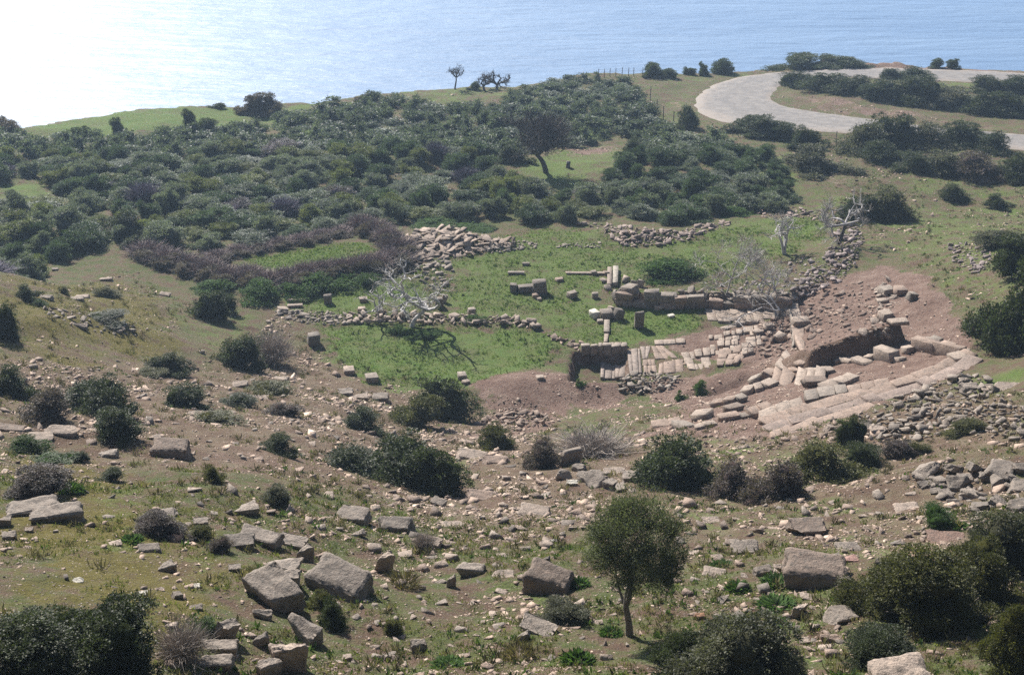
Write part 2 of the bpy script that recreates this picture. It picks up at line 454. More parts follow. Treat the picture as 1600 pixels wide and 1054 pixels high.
# ------------------------------------------------------------------ land, sea, road
def world_poly(pts): return base_xy(pts)
LUSH = [([(500, 517), (560, 505), (640, 509), (840, 519), (885, 542), (850, 576), (740, 608), (630, 610), (560, 590), (510, 550)], 1.0, 1.2),
        ([(375, 405), (480, 385), (560, 378), (590, 392), (540, 418), (450, 428), (380, 414)], 1.0, 0.8),
        ([(440, 440), (600, 425), (640, 430), (690, 450), (600, 495), (520, 492), (440, 480)], 0.75, 1.2),
        ([(690, 405), (770, 388), (860, 350), (940, 362), (980, 385), (1060, 380), (1150, 345), (1290, 340), (1300, 378), (1180, 425), (1100, 450), (960, 440), (940, 470), (1090, 475), (1100, 515), (1010, 535), (900, 545), (840, 512), (700, 495), (690, 440)], 0.66, 1.5),
        ([(960, 485), (1095, 478), (1100, 515), (1010, 535), (950, 540)], 0.85, 1.0),
        ([(760, 265), (830, 243), (900, 233), (985, 220), (980, 250), (940, 288), (880, 303), (810, 293)], 0.66, 2),
        ([(20, 212), (60, 192), (130, 180), (250, 172), (380, 166), (480, 162), (500, 175), (400, 200), (250, 205), (120, 215)], 1.0, 2),
        ([(-20, 285), (60, 288), (110, 320), (-20, 325)], 0.7, 2),
        ([(560, 152), (640, 146), (700, 137), (800, 133), (800, 150), (700, 165)], 0.55, 2),
        ([(1020, 118), (1180, 114), (1100, 130), (1075, 165), (1085, 195), (1180, 200), (1100, 215), (1040, 185)], 0.5, 3),
        ([(1140, 240), (1240, 240), (1260, 300), (1180, 290)], 0.6, 2), ([(1180, 300), (1280, 295), (1600, 330), (1600, 370), (1430, 380), (1350, 345), (1260, 330)], 0.5, 3),
        ([(1340, 250), (1420, 260), (1600, 300), (1600, 320), (1450, 300)], 0.5, 2), ([(1240, 300), (1640, 320), (1640, 560), (1540, 540), (1440, 430), (1340, 360)], 0.5, 3), ([(1010, 690), (1350, 700), (1460, 800), (1440, 880), (1060, 870)], 0.46, 2.5), ([(640, 900), (900, 880), (980, 1050), (820, 1060)], .36, 2), ([(480, 700), (760, 690), (780, 760), (560, 770)], .4, 2), ([(1420, 200), (1600, 195), (1600, 210), (1450, 196)], 0.4, 2), ([(1450, 130), (1540, 130), (1540, 145), (1460, 140)], 0.6, 2),
        ([(1500, 590), (1600, 570), (1600, 650), (1540, 640)], 0.62, 1.5), ([(1400, 370), (1560, 390), (1540, 450), (1420, 430)], 0.45, 2),
        ([(1530, 500), (1600, 500), (1600, 545), (1540, 540)], 0.9, 1), ([(230, 480), (420, 470), (440, 560), (330, 560)], 0.45, 2),
        ([(980, 690), (1150, 690), (1300, 760), (1250, 860), (1080, 800)], 0.38, 2), ([(760, 560), (900, 555), (900, 600), (760, 610)], 0.45, 1.5), ([(840, 640), (1000, 645), (1000, 700), (850, 700)], 0.42, 1.5),
        ([(1050, 870), (1600, 900), (1600, 1060), (1050, 1060)], 0.36, 2), ([(150, 760), (260, 760), (230, 850), (150, 840)], 0.45, .8), ([(180, 930), (260, 945), (240, 985), (170, 975)], 0.6, .5), ([(280, 870), (340, 860), (330, 890), (280, 895)], 0.55, .4)]
EARTH = [([(1000, 690), (1060, 640), (1000, 612), (1090, 590), (1170, 570), (1060, 548), (1040, 530), (1100, 512), (1230, 500), (1265, 452), (1380, 420), (1440, 440), (1490, 490), (1525, 545), (1480, 590), (1340, 650), (1200, 690)], 1.0, 0.9),
         ([(742, 660), (752, 610), (830, 580), (900, 590), (1000, 612), (980, 640), (880, 640), (850, 672), (760, 690)], 0.85, 1.2),
         ([(1195, 112), (1400, 100), (1600, 110), (1600, 120), (1240, 118)], 0.6, 2), ([(1090, 128), (1060, 160), (1085, 195), (1270, 206), (1270, 214), (1090, 202), (1050, 165), (1080, 125)], 0.5, 2),
         ([(1205, 148), (1260, 150), (1440, 180), (1600, 205), (1450, 196), (1290, 178)], 0.5, 2), ([(880, 232), (980, 222), (960, 245), (890, 245)], 0.7, 2), ([(1230, 205), (1290, 240), (1330, 300), (1290, 290), (1230, 240)], 0.45, 3),
         ([(600, 760), (780, 790), (1100, 850), (1000, 880), (700, 850)], 0.4, 2.5), ([(300, 700), (600, 700), (600, 760), (300, 740)], 0.45, 2.5), ([(240, 980), (820, 930), (800, 1060), (500, 1060)], 0.32, 2)]
OCHRE = [([(-50, 420), (180, 420), (290, 470), (300, 560), (150, 590), (-50, 560)], 0.75, 2), ([(-50, 690), (180, 740), (420, 830), (420, 960), (250, 1060), (-50, 1060)], 0.8, 2), ([(480, 860), (800, 900), (820, 1060), (480, 1060)], 0.5, 2.5), ([(1500, 640), (1600, 620), (1600, 690)], 0.6, 1.5),
         ([(1130, 830), (1450, 830), (1330, 900), (1150, 890)], 0.4, 1.5)]
SCREE = [([(-50, 560), (300, 560), (430, 490), (560, 570), (760, 640), (1000, 700), (1340, 660), (1600, 560), (1600, 880), (1100, 880), (700, 800), (300, 740), (-50, 700)], 0.75, 3)]

def mask(x, y, table):
    out = np.zeros(x.shape)
    j = 1.0 * fbm(x / 3.0, y / 3.0, 63, 4) + 0.5 * fbm(x / 0.7, y / 0.7, 91, 2)
    for pts, val, soft in table:
        poly = world_poly(pts)
        lo, hi = poly.min(0) - 6, poly.max(0) + 6
        m = (x > lo[0]) & (x < hi[0]) & (y > lo[1]) & (y < hi[1])
        if not m.any(): continue
        soft = soft * 1.5
        d = in_poly(x[m], y[m], poly) + j[m] * soft * .9
        out[m] = np.maximum(out[m], val * sm(-soft, soft, d))
    return out

ang = np.concatenate([np.arange(-62, -23, 0.6), np.arange(-23, 23, 0.14), np.arange(23, 62.1, 0.6)])
rad = [3.0]
while rad[-1] < 320:
    r_ = rad[-1]
    rad.append(r_ + (0.014 * r_ if r_ < 18 else 0.0044 * r_ if r_ < 78 else 0.24 if r_ < 132 else 0.0042 * r_))
rad = np.array(rad)
A, R = np.meshgrid(np.radians(ang), rad)
GX = R * np.sin(A); GY = R * np.cos(A) - 1.5
GZ = hgt(GX.ravel(), GY.ravel()).reshape(GX.shape)
nr, na = GX.shape
idx = np.arange(nr * na).reshape(nr, na)
Fq = np.stack([idx[:-1, :-1], idx[:-1, 1:], idx[1:, 1:], idx[1:, :-1]], -1).reshape(-1, 4)[:, ::-1]
gx, gy = GX.ravel(), GY.ravel()
at_l = mask(gx, gy, LUSH); at_e = mask(gx, gy, EARTH); at_o = mask(gx, gy, OCHRE); at_s = mask(gx, gy, SCREE)
me = mesh_np('hillside', np.stack([gx, gy, GZ.ravel()], -1), Fq, [M_GROUND],
             {'lush': ('POINT', at_l), 'earth': ('POINT', at_e), 'ochre': ('POINT', at_o), 'scree': ('POINT', at_s)}, True)
tag(link('hillside', me), 'grassy and stony hillside falling to a flat lawn and then to the sea', kind='structure')

sea = mesh_np('sea', [(-7000, 120, -60), (7000, 120, -60), (7000, 12000, -60), (-7000, 12000, -60)], [[0, 1, 2, 3]], [M_SEA])
tag(link('sea', sea), 'blue sea with glittering sunlight spreading from one side', kind='structure')

def resample(pl, n):
    pl = np.asarray(pl, float)
    s = np.concatenate([[0], np.cumsum(np.linalg.norm(np.diff(pl, axis=0), axis=1))])
    t = np.linspace(0, s[-1], n)
    return np.stack([np.interp(t, s, pl[:, k]) for k in range(pl.shape[1])], -1)

def smooth_line(pl, n, it=3):
    p = resample(pl, n)
    for _ in range(it):
        p[1:-1] = 0.25 * p[:-2] + 0.5 * p[1:-1] + 0.25 * p[2:]
    return p
ro = smooth_line(ROAD_OUT, 240, 6)
ri = smooth_line(ROAD_IN, 240, 6)
ro = ro + 0.55 * np.stack([fbm(ro[:, 0] / 2.2, ro[:, 1] / 2.2, 4, 3), fbm(ro[:, 0] / 2.2, ro[:, 1] / 2.2, 8, 3)], -1)
ri = ri + 0.45 * np.stack([fbm(ri[:, 0] / 2.2, ri[:, 1] / 2.2, 14, 3), fbm(ri[:, 0] / 2.2, ri[:, 1] / 2.2, 18, 3)], -1)
K = 13
tt = np.linspace(0, 1, K)
RX = ro[:, None, :] * (1 - tt)[None, :, None] + ri[:, None, :] * tt[None, :, None]
rz = hgt(RX[..., 0].ravel(), RX[..., 1].ravel()).reshape(RX.shape[:2])
for _ in range(20):
    rz[1:-1] = 0.25 * rz[:-2] + 0.5 * rz[1:-1] + 0.25 * rz[2:]
rz = rz + 0.16
rz[:, 0] -= 0.3; rz[:, -1] -= 0.3
idx = np.arange(240 * K).reshape(240, K)
Fq = np.stack([idx[:-1, :-1], idx[1:, :-1], idx[1:, 1:], idx[:-1, 1:]], -1).reshape(-1, 4)
edge = np.broadcast_to(np.clip(1 - np.minimum(tt, (1 - tt) * 1.8) * 3.2, 0, 1), (240, K)).ravel()
track = np.broadcast_to(np.exp(-((tt - 0.42) / 0.05) ** 2) + np.exp(-((tt - 0.62) / 0.05) ** 2), (240, K)).ravel()
me = mesh_np('road', np.stack([RX[..., 0].ravel(), RX[..., 1].ravel(), rz.ravel()], -1), Fq, [M_ROAD], {'edge': ('POINT', edge), 'track': ('POINT', track)}, True)
tag(link('road', me), 'pale dusty asphalt road turning in a hairpin bend above the sea', kind='structure')
# ------------------------------------------------------------------ shape builders
def unit(v):
    return v / np.maximum(np.linalg.norm(v, axis=-1, keepdims=True), 1e-9)

def hull(pts):
    bm = bmesh.new()
    for p in pts: bm.verts.new(p)
    r = bmesh.ops.convex_hull(bm, input=bm.verts)
    dead = {g for g in r['geom_interior'] + r['geom_unused'] if isinstance(g, bmesh.types.BMVert)}
    bmesh.ops.delete(bm, geom=list(dead), context='VERTS')
    return bm

def bm_arrays(bm):
    bmesh.ops.triangulate(bm, faces=bm.faces)
    bm.verts.index_update()
    V = np.array([v.co[:] for v in bm.verts]); F = np.array([[v.index for v in f.verts] for f in bm.faces])
    bm.free()
    return V, F

def rock_pts(rng, n, box):
    d = unit(rng.normal(size=(n, 3)))
    p = np.sign(d) * np.abs(d) ** (1 - box)
    p = p / np.max(np.abs(p), axis=1, keepdims=True) ** box
    p = p * rng.uniform(0.86, 1.0, (n, 1)) * 0.5
    lo, hi = p.min(0), p.max(0)
    return (p - (lo + hi) / 2) / (hi - lo)

def small_rock(rng, n=11, box=0.5):
    return bm_arrays(hull(rock_pts(rng, n, box)))

def big_rock(rng, n=13, box=0.6, cuts=3, rough=0.075):
    bm = hull(rock_pts(rng, n, box))
    bmesh.ops.dissolve_limit(bm, angle_limit=math.radians(16), verts=bm.verts, edges=bm.edges)
    bmesh.ops.bevel(bm, geom=list(bm.edges), offset=0.022, segments=1, affect='EDGES', clamp_overlap=True)
    bmesh.ops.triangulate(bm, faces=bm.faces)
    for _ in range(cuts):
        long = [e for e in bm.edges if e.calc_length() > 0.085]
        if long: bmesh.ops.subdivide_edges(bm, edges=long, cuts=1)
        bmesh.ops.triangulate(bm, faces=bm.faces)
    bm.normal_update()
    s = rng.integers(1000)
    V = np.array([v.co[:] for v in bm.verts]); Nn = np.array([v.normal[:] for v in bm.verts])
    d = (fbm(V[:, 0] * 3 + V[:, 2] * 2, V[:, 1] * 3 - V[:, 2] * 1.7, int(s), 4) - 0.5 * np.abs(fbm(V[:, 0] * 6 + V[:, 2] * 5, V[:, 1] * 6 - V[:, 2] * 4, int(s) + 5, 2))) * rough
    for v, q in zip(bm.verts, V + Nn * d[:, None]): v.co = q
    return bm_arrays(bm)

def rough_block(rng, jit=0.11):
    bm = bmesh.new(); bmesh.ops.create_cube(bm, size=1.0)
    for v in bm.verts: v.co += Vector(rng.normal(0, jit, 3))
    bmesh.ops.bevel(bm, geom=list(bm.edges), offset=rng.uniform(0.04, 0.1), segments=1, affect='EDGES')
    for _ in range(4):
        long = [e for e in bm.edges if e.calc_length() > 0.1]
        if long: bmesh.ops.subdivide_edges(bm, edges=long, cuts=1)
        bmesh.ops.triangulate(bm, faces=bm.faces)
    bm.normal_update()
    s = int(rng.integers(1000))
    V = np.array([v.co[:] for v in bm.verts]); Nn = np.array([v.normal[:] for v in bm.verts])
    d = 0.09 * fbm(V[:, 0] * 2.5 + V[:, 2] * 2, V[:, 1] * 2.5 - V[:, 2] * 1.7, s, 4) - 0.05 * np.abs(fbm(V[:, 0] * 5 + V[:, 2] * 4, V[:, 1] * 5 - V[:, 2] * 4, s + 5, 3))
    for v, q in zip(bm.verts, V + Nn * d[:, None]): v.co = q
    return bm_arrays(bm)

def ashlar(rng, jit=0.05):
    """a squared stone block, corners knocked"""
    bm = bmesh.new(); bmesh.ops.create_cube(bm, size=1.0)
    for v in bm.verts: v.co += Vector(rng.normal(0, jit, 3))
    bmesh.ops.bevel(bm, geom=list(bm.edges), offset=0.045, segments=1, affect='EDGES')
    for v in bm.verts: v.co += Vector(rng.normal(0, 0.012, 3))
    return bm_arrays(bm)

def to_mesh(name, VF, m, smooth=False):
    return mesh_np(name, VF[0], VF[1], [m], None, smooth)

rg = np.random.default_rng(5)
ROCK_S = [small_rock(rg, int(rg.integers(8, 11)), rg.uniform(0.5, 0.9)) for _ in range(16)]
ME_SMALL = [to_mesh('stone', small_rock(rg, int(rg.integers(9, 13)), rg.uniform(0.6, 0.92)), M_STONE) for _ in range(16)]
ME_BOULDER = [to_mesh('boulder', big_rock(rg, int(rg.integers(12, 20)), rg.uniform(0.6, 0.85)), M_STONE) for _ in range(9)]
ME_HERO = [to_mesh('boulder', rough_block(rg), M_STONE) for _ in range(8)]
ME_BLOCK = [to_mesh('block', ashlar(rg), M_STONE) for _ in range(7)]

def merge(name, items, m, parent=None, color=(0.3, 0.25, 0.21)):
    """items: (V, F, matrix 3x3, offset) -> one mesh with a random tone per piece"""
    Vs, Fs, Rn, off = [], [], [], 0
    for V, F, Mx, o in items:
        Vs.append(V @ Mx.T + o); Fs.append(F + off); Rn.append(np.full(len(F), RNG.random())); off += len(V)
    me = mesh_np(name, np.concatenate(Vs), np.concatenate(Fs), [m], {'rnd': ('FACE', np.concatenate(Rn))})
    return link(name, me, parent, color=color)

def rotm(yaw, tx=0.0, ty=0.0):
    return np.array(Euler((tx, ty, yaw)).to_matrix())

# leaves -------------------------------------------------------------
def leaf_quads(P, D, L, W, rng):
    """one pointed leaf per row: at P, growing along D"""
    n = len(P)
    side = unit(np.cross(D, unit(rng.normal(size=(n, 3)))))
    L = np.broadcast_to(np.asarray(L), (n,))[:, None]; W = np.broadcast_to(np.asarray(W), (n,))[:, None]
    up = np.cross(side, D)
    a = P; b = P + D * L * 0.5 + side * W * 0.5 + up * L * 0.06; c = P + D * L; d = P + D * L * 0.5 - side * W * 0.5 + up * L * 0.06
    V = np.stack([a, b, c, d], 1).reshape(-1, 3)
    F = np.arange(4 * n).reshape(n, 4)
    return V, F

def bush_blobs(rng, n, flat=1.0, spread=0.34):
    """overlapping lobes of one shrub, unit width and height: uneven, with one or two higher heads and skirts to the ground"""
    B = []
    heads = [(rng.uniform(-.2, .2), rng.uniform(-.2, .2), rng.uniform(.75, 1.0)) for _ in range(int(rng.integers(1, 4)))]
    for i in range(n):
        a = rng.uniform(0, 2 * math.pi); rr = spread * rng.uniform(0.15, 1.15)
        x, y = rr * math.cos(a), rr * math.sin(a)
        r = rng.uniform(0.11, 0.24)
        top = max(h * math.exp(-((x - hx) ** 2 + (y - hy) ** 2) / 0.07) for hx, hy, h in heads)
        top = max(top, 0.3) * rng.uniform(0.75, 1.1)
        z = max(0.08, (top - r) * rng.uniform(0.55, 1.0))
        if i < len(heads): x, y, h = heads[i]; z = h * 0.72; r = rng.uniform(.15, .22)
        B.append(np.array((x, y, z, r, r * rng.uniform(.8, 1.2), r * rng.uniform(0.85, 1.25) * flat)))
        if z > r * 1.5: B.append(np.array((x * .9, y * .9, z * .45, r * .9, r * .9, r)))
    C = []
    for b in B:                       # smaller clumps budding from each lobe
        for _ in range(9):
            d = unit(rng.normal(size=3) + [0, 0, 0.6])
            r = b[3] * rng.uniform(0.3, 0.55)
            q = b[:3] + d * b[3:6] * rng.uniform(0.75, 1.15)
            if q[2] > 0.05: C.append((*q, r, r, r * rng.uniform(0.8, 1.4)))
    return np.array(B), np.array(C)

def foliage(rng, BC, n, L, W, up=0.35, inner=0.25, sprig=5, jitter=0.5, rise=0.25, main=0.10):
    """pointed leaves in sprigs over the clumps of a shrub, each clump with its own tone"""
    Bm, C = BC
    B = np.concatenate([Bm, C])
    wts = np.concatenate([Bm[:, 3] ** 2 * main, C[:, 3] ** 2]); wts = wts / wts.sum()
    ctone = rng.normal(0, 0.10, len(B))
    ns = n // sprig
    k = rng.choice(len(B), int(ns * 2.2), p=wts)
    d = unit(rng.normal(size=(len(k), 3)) + [0, 0, up])
    c = B[k, :3]; r = B[k, 3:6]
    depth = np.where(rng.random((len(k), 1)) < inner, rng.uniform(0.5, 0.9, (len(k), 1)), rng.uniform(0.85, 1.15, (len(k), 1)))
    depth = np.where(rng.random((len(k), 1)) < 0.09, depth * rng.uniform(1.05, 1.6, (len(k), 1)), depth)
    p = c + d * r * depth
    keep = p[:, 2] > 0.01
    for j in range(len(B)):
        q = ((p - B[j, :3]) / B[j, 3:6]); q = (q * q).sum(1)
        keep &= (q > 0.55) | (j == k)
    p, d, dep, kk = p[keep][:ns], d[keep][:ns], depth[keep][:ns, 0], k[keep][:ns]
    tone = np.clip(rng.normal(0.40, 0.14, len(p)) + ctone[kk] + 0.25 * (dep - 0.95), 0, 1)
    P = np.repeat(p, sprig, 0) + rng.normal(0, L * jitter, (len(p) * sprig, 3))
    D = unit(np.repeat(d, sprig, 0) * 0.7 + rng.normal(0, 0.5, (len(p) * sprig, 3)) + [0, 0, rise])
    T = np.clip(np.repeat(tone, sprig) + rng.normal(0, 0.1, len(P)), 0, 1)
    V, F = leaf_quads(P, D, L * rng.uniform(0.6, 1.3, len(P)), W * rng.uniform(0.7, 1.3, len(P)), rng)
    return V, F, T

M_CORE, nt, bs = mat('inner twigs and dead leaves')
oi = N(nt, 'ShaderNodeObjectInfo'); geo = N(nt, 'ShaderNodeNewGeometry')
nt.links.new(mix(nt, 1.0, oi.outputs['Color'], ramp(nt, noise(nt, geo.outputs['Position'], 14.0, 4, .7), [(0.35, (0.45, 0.42, 0.36)), (0.65, (0.9, 0.85, 0.75))]), 'MULTIPLY'), bs.inputs['Base Color'])
bs.inputs['Roughness'].default_value = 1.0; bs.inputs['Specular IOR Level'].default_value = 0.0
_ico = bmesh.new(); bmesh.ops.create_icosphere(_ico, subdivisions=2, radius=1.0); ICO = bm_arrays(_ico)
def cores(B, s, rng):
    Vs, Fs, off = [], [], 0
    for b in B:
        v = ICO[0] * (1 + 0.15 * rng.normal(size=(len(ICO[0]), 1))) * b[3:6] * s + b[:3]
        v[:, 2] = np.maximum(v[:, 2], 0.0)
        Vs.append(v); Fs.append(ICO[1] + off); off += len(v)
    return np.concatenate(Vs), np.concatenate(Fs)

def fit(V):
    """unit width and height, foot at zero"""
    lo, hi = np.percentile(V, 1, axis=0), np.percentile(V, 99, axis=0)
    V = V.copy()
    V[:, :2] -= (lo + hi)[:2] / 2
    V[:, 0] /= hi[0] - lo[0]; V[:, 1] /= hi[1] - lo[1]; V[:, 2] /= hi[2]
    return V

def bush_mesh(name, rng, nb, n, L, W, m=None, spread=0.34, up=0.35, core=0.74, sprig=5, flat=1.0, rise=0.25):
    BC = bush_blobs(rng, nb, flat, spread)
    V, F, T = foliage(rng, BC, n, L, W, up, sprig=sprig, rise=rise)
    V2, F2 = cores(BC[0], core, rng)
    Fl = [F, F2 + len(V)]; V = fit(np.concatenate([V, V2])); T = np.concatenate([T, np.full(len(F2), 0.15)])
    mi = np.zeros(len(T), int); mi[len(F):] = 1
    return mesh_np(name, V, Fl, [m or M_LEAF, M_CORE], {'rnd': ('FACE', T)}, midx=mi)

# stems and branches -------------------------------------------------
def tube(pl, rad, sides=6):
    pl = np.asarray(pl, float); n = len(pl)
    t = unit(np.gradient(pl, axis=0))
    ref = np.array([0.31, 0.9, 0.3]); a = unit(np.cross(t, ref)); b = np.cross(t, a)
    th = np.linspace(0, 2 * math.pi, sides, endpoint=False)
    ring = pl[:, None] + np.asarray(rad)[:, None, None] * (np.cos(th)[None, :, None] * a[:, None] + np.sin(th)[None, :, None] * b[:, None])
    V = ring.reshape(-1, 3); i = np.arange(n * sides).reshape(n, sides)
    F = np.stack([i[:-1], np.roll(i[:-1], -1, 1), np.roll(i[1:], -1, 1), i[1:]], -1).reshape(-1, 4)
    return V, F

def cat(parts):
    Vs, Fs, off = [], [], 0
    for V, F in parts:
        Vs.append(V); Fs.append(F + off); off += len(V)
    return np.concatenate(Vs), np.concatenate(Fs)

def branch_line(rng, p, d, length, bend, n=5, lift=0.0):
    pts = [np.array(p, float)]; d = np.array(d, float)
    for _ in range(n - 1):
        d = unit(d + rng.normal(0, bend, 3) + [0, 0, lift])
        pts.append(pts[-1] + d * length / (n - 1))
    return np.array(pts), d

def grow(rng, p, d, length, r, depth, out, bend=0.25, lift=0.05, kids=(2, 4), shrink=0.66, tips=None, wide=0.7):
    pl, dd = branch_line(rng, p, d, length, bend, 5, lift)
    out.append(tube(pl, np.linspace(r, r * 0.55, 5), 6 if r > 0.03 else 4))
    if depth == 0:
        if tips is not None: tips.append((pl[-1], dd)); tips.append((pl[2], dd))
        return
    for i in range(int(rng.integers(kids[0], kids[1] + 1))):
        k = 4 if i == 0 else int(rng.integers(2, 5))
        side = unit(np.cross(dd, rng.normal(size=3)))
        nd = unit(dd * (1 - wide * 0.5) + side * wide * rng.uniform(0.6, 1.2))
        grow(rng, pl[k], nd, length * shrink * rng.uniform(0.75, 1.2), r * (0.72 if i == 0 else 0.6), depth - 1, out, bend, lift, kids, shrink, tips, wide)

def twig_mesh(name, rng, n, m, spread=0.36, thick=0.006, seg=3, flat=False):
    """a leafless thorny bush: fine forking twigs from the ground"""
    Vs, Fs, off = [], [], 0
    base = rng.normal(0, 0.17, (n, 2)); 
    for i in range(n):
        p = np.array([*base[i], rng.uniform(0, 0.35)])
        d = unit(np.array([base[i, 0] * 2.0, base[i, 1] * 2.0, 0.55]) + rng.normal(0, 0.38, 3))
        d[2] = abs(d[2]) * 0.8 + 0.1
        L = rng.uniform(0.25, 0.62); pts = [p]
        for s in range(seg):
            d = unit(d + rng.normal(0, 0.22, 3)); pts.append(pts[-1] + d * L / seg)
        pts = np.array(pts)
        side = unit(np.cross(pts[-1] - pts[0], rng.normal(size=3)))
        w = thick * np.linspace(1.0, 0.35, seg + 1)[:, None]
        V = np.concatenate([pts - side * w, pts + side * w])
        k = seg + 1
        F = np.array([[j, j + 1, j + 1 + k, j + k] for j in range(seg)])
        Vs.append(V); Fs.append(F + off); off += len(V)
    F = np.concatenate(Fs)
    V = np.concatenate(Vs); V[:, 2] = np.maximum(V[:, 2], -0.02); V = fit(V)
    return mesh_np(name, V, F, [m], {'rnd': ('FACE', np.repeat(np.clip(rng.normal(0.45, 0.2, n), 0, 1), seg))})

M_TWIG = leaf_mat('dry twigs', 0.0, 0.8, 0.2)
rv = np.random.default_rng(23)
ME_FAR = [bush_mesh('evergreen shrub', rv, int(rv.integers(7, 12)), 8500, 0.045, 0.02, up=0.6, rise=0.9) for _ in range(10)]
ME_MID = [bush_mesh('shrub foliage', rv, int(rv.integers(9, 16)), 12000, 0.036, 0.019, spread=0.38) for _ in range(8)]
ME_NEAR = [bush_mesh('shrub foliage', rv, int(rv.integers(9, 14)), 32000, 0.022, 0.0125, spread=0.4, core=0.74) for _ in range(5)]
ME_CONE = [bush_mesh('juniper foliage', rv, 10, 10000, 0.032, 0.012, spread=0.24, up=0.8, flat=1.3, rise=.7) for _ in range(3)]
ME_TWIG_FAR = [twig_mesh('thorn twigs', rv, 1700, M_TWIG, thick=0.011) for _ in range(4)]
ME_TWIG_NEAR = [twig_mesh('thorn twigs', rv, 1500, M_TWIG, thick=0.005, seg=4) for _ in range(3)]

def stems_mesh(rng, n=7):
    o = []
    for i in range(n):
        a = rng.uniform(0, 6.28)
        pl, _ = branch_line(rng, (0.05 * math.cos(a), 0.05 * math.sin(a), -0.05), unit(np.array([math.cos(a) * 0.8, math.sin(a) * 0.8, 0.8])), 0.5, 0.2, 5)
        o.append(tube(pl, np.linspace(0.02, 0.008, 5), 5))
    return mesh_np('shrub stems', *cat(o), [M_BARK])
ME_STEM = [stems_mesh(rv) for _ in range(3)]

def herb_mesh(rng, n, L, W, m=None):
    """a low clump of strap leaves"""
    a = rng.uniform(0, 2 * math.pi, n); rr = 0.36 * np.sqrt(rng.random(n))
    P = np.stack([rr * np.cos(a), rr * np.sin(a), 0.02 + 0.3 * (1 - rr / 0.45) * rng.random(n)], -1)
    D = unit(np.stack([np.cos(a) * 0.7, np.sin(a) * 0.7, rng.uniform(0.4, 1.3, n)], -1) + rng.normal(0, 0.3, (n, 3)))
    V, F = leaf_quads(P, D, L * rng.uniform(0.6, 1.2, n), W, rng)
    return mesh_np('herb leaves', V, F, [m or M_HERB], {'rnd': ('FACE', np.clip(rng.normal(0.45, 0.2, n), 0, 1))})
ME_HERB = [herb_mesh(rv, 420, 0.3, 0.085) for _ in range(4)]
ME_NETTLE = [bush_mesh('green growth', rv, 18, 5200, 0.05, 0.03, M_HERB, spread=0.42, up=0.9, core=0.6, flat=1.0) for _ in range(4)]
ME_GRASS = [herb_mesh(rv, 260, 0.6, 0.03) for _ in range(3)]

# ------------------------------------------------------------------ labels that single out one thing
LAND = [('the lone olive tree', 985, 880), ('the big square boulder', 1278, 890), ('the largest boulder left of the olive', 857, 908), ('the long tilted slab in the rubble', 430, 922),
        ('the upright boulder at the bottom edge', 454, 1020), ('the pair of slanting slabs', 80, 792), ('the big dark bush in the bottom left corner', 110, 990),
        ('the dark bush cluster on the left slope', 120, 645), ('the grey domed bush above the slope', 395, 550), ('the knoll crest', 150, 440), ('the dead fig tree', 640, 470),
        ('the upright dark tombstone-like slab', 999, 500), ('the paved strip of long planks of stone', 975, 570), ('the spoil mound', 830, 615), ('the curved row of theatre seats', 1380, 610),
        ('the large bush at the right edge', 1570, 450), ('the broad bush mass in the lower slope', 630, 735), ('the dense round bush below the theatre', 1055, 715), ('the purple-grey bush', 1180, 745),
        ('the dark juniper bush', 1340, 695), ('the boulder heap on the right', 1520, 745), ('the sprawling olive-green bush', 1480, 930), ('the dark domed bush', 1370, 1010), ('the grey-green bush at the bottom', 1120, 1010),
        ('the pale leafless thicket', 925, 700), ('the wedge-shaped stone', 601, 878), ('the dark blocky stone in the slope', 618, 818), ('the flat reddish slab', 1478, 838), ('the bush behind the spoil mound', 695, 630),
        ('the rubble bank', 1420, 640), ('the low cushion bush', 285, 625), ('the left frame edge', 0, 700), ('the purple shrub', 62, 765), ('the small purple bush in front of the flat slab', 240, 825), ('the grey twiggy shrub', 285, 1010)]
_used = {}
def side_words(u, v, lu, lv):
    dx, dy = u - lu, v - lv
    if abs(dx) > abs(dy) * 1.2: return 'right of' if dx > 0 else 'left of'
    return 'in front of' if dy > 0 else 'behind'

def auto_label(head, u, v, skip=(), n=6):
    """head + where it lies by things one can find; tries ever more distant landmarks until no other thing has the label"""
    c = sorted((((u - a) ** 2 + ((v - b) * 1.5) ** 2) ** 0.5, nm, a, b) for nm, a, b in LAND if nm not in skip)
    for d, nm, a, b in c[:2]:
        near = 'just ' if d < 55 else 'well ' if d > 130 else ''
        t = f'{head} {near}{side_words(u, v, a, b)} {nm}'
        if t not in _used and len(t.split()) <= 16:
            _used[t] = 1; return t
    for i in range(5):
        for j in range(i + 1, 6):
            t = f'{head} between {c[i][1]} and {c[j][1]}'
            if t not in _used and len(t.split()) <= 16 and (c[i][2] - u) * (c[j][2] - u) < 0:
                _used[t] = 1; return t
    d, nm, a, b = c[0]
    short = nm.replace('the ', '', 1)
    for w in ('slightly', 'further', 'somewhat farther', 'far'):
        t = f'{head} {w} {side_words(u, v, a, b)} the {short}'
        if t not in _used and len(t.split()) <= 16:
            _used[t] = 1; return t
    t = f'{head} {side_words(u, v, a, b)} {nm}'
    return t if len(t.split()) <= 16 else f'{head} on the open slope'

# ------------------------------------------------------------------ placing vegetation
DARK = (0.05, 0.066, 0.033); OLIVE = (0.095, 0.10, 0.04); GREYG = (0.105, 0.112, 0.078); FRESH = (0.05, 0.095, 0.026); PURP = (0.105, 0.085, 0.09); GREYT = (0.27, 0.24, 0.23)
BRN = (0.10, 0.085, 0.05)
TONE = {'rust': (0.22, 0.085, 0.05), 'dark green': DARK, 'olive green': OLIVE, 'grey-green': GREYG, 'fresh green': FRESH, 'purple-grey': PURP, 'pale grey': GREYT, 'brownish green': BRN}

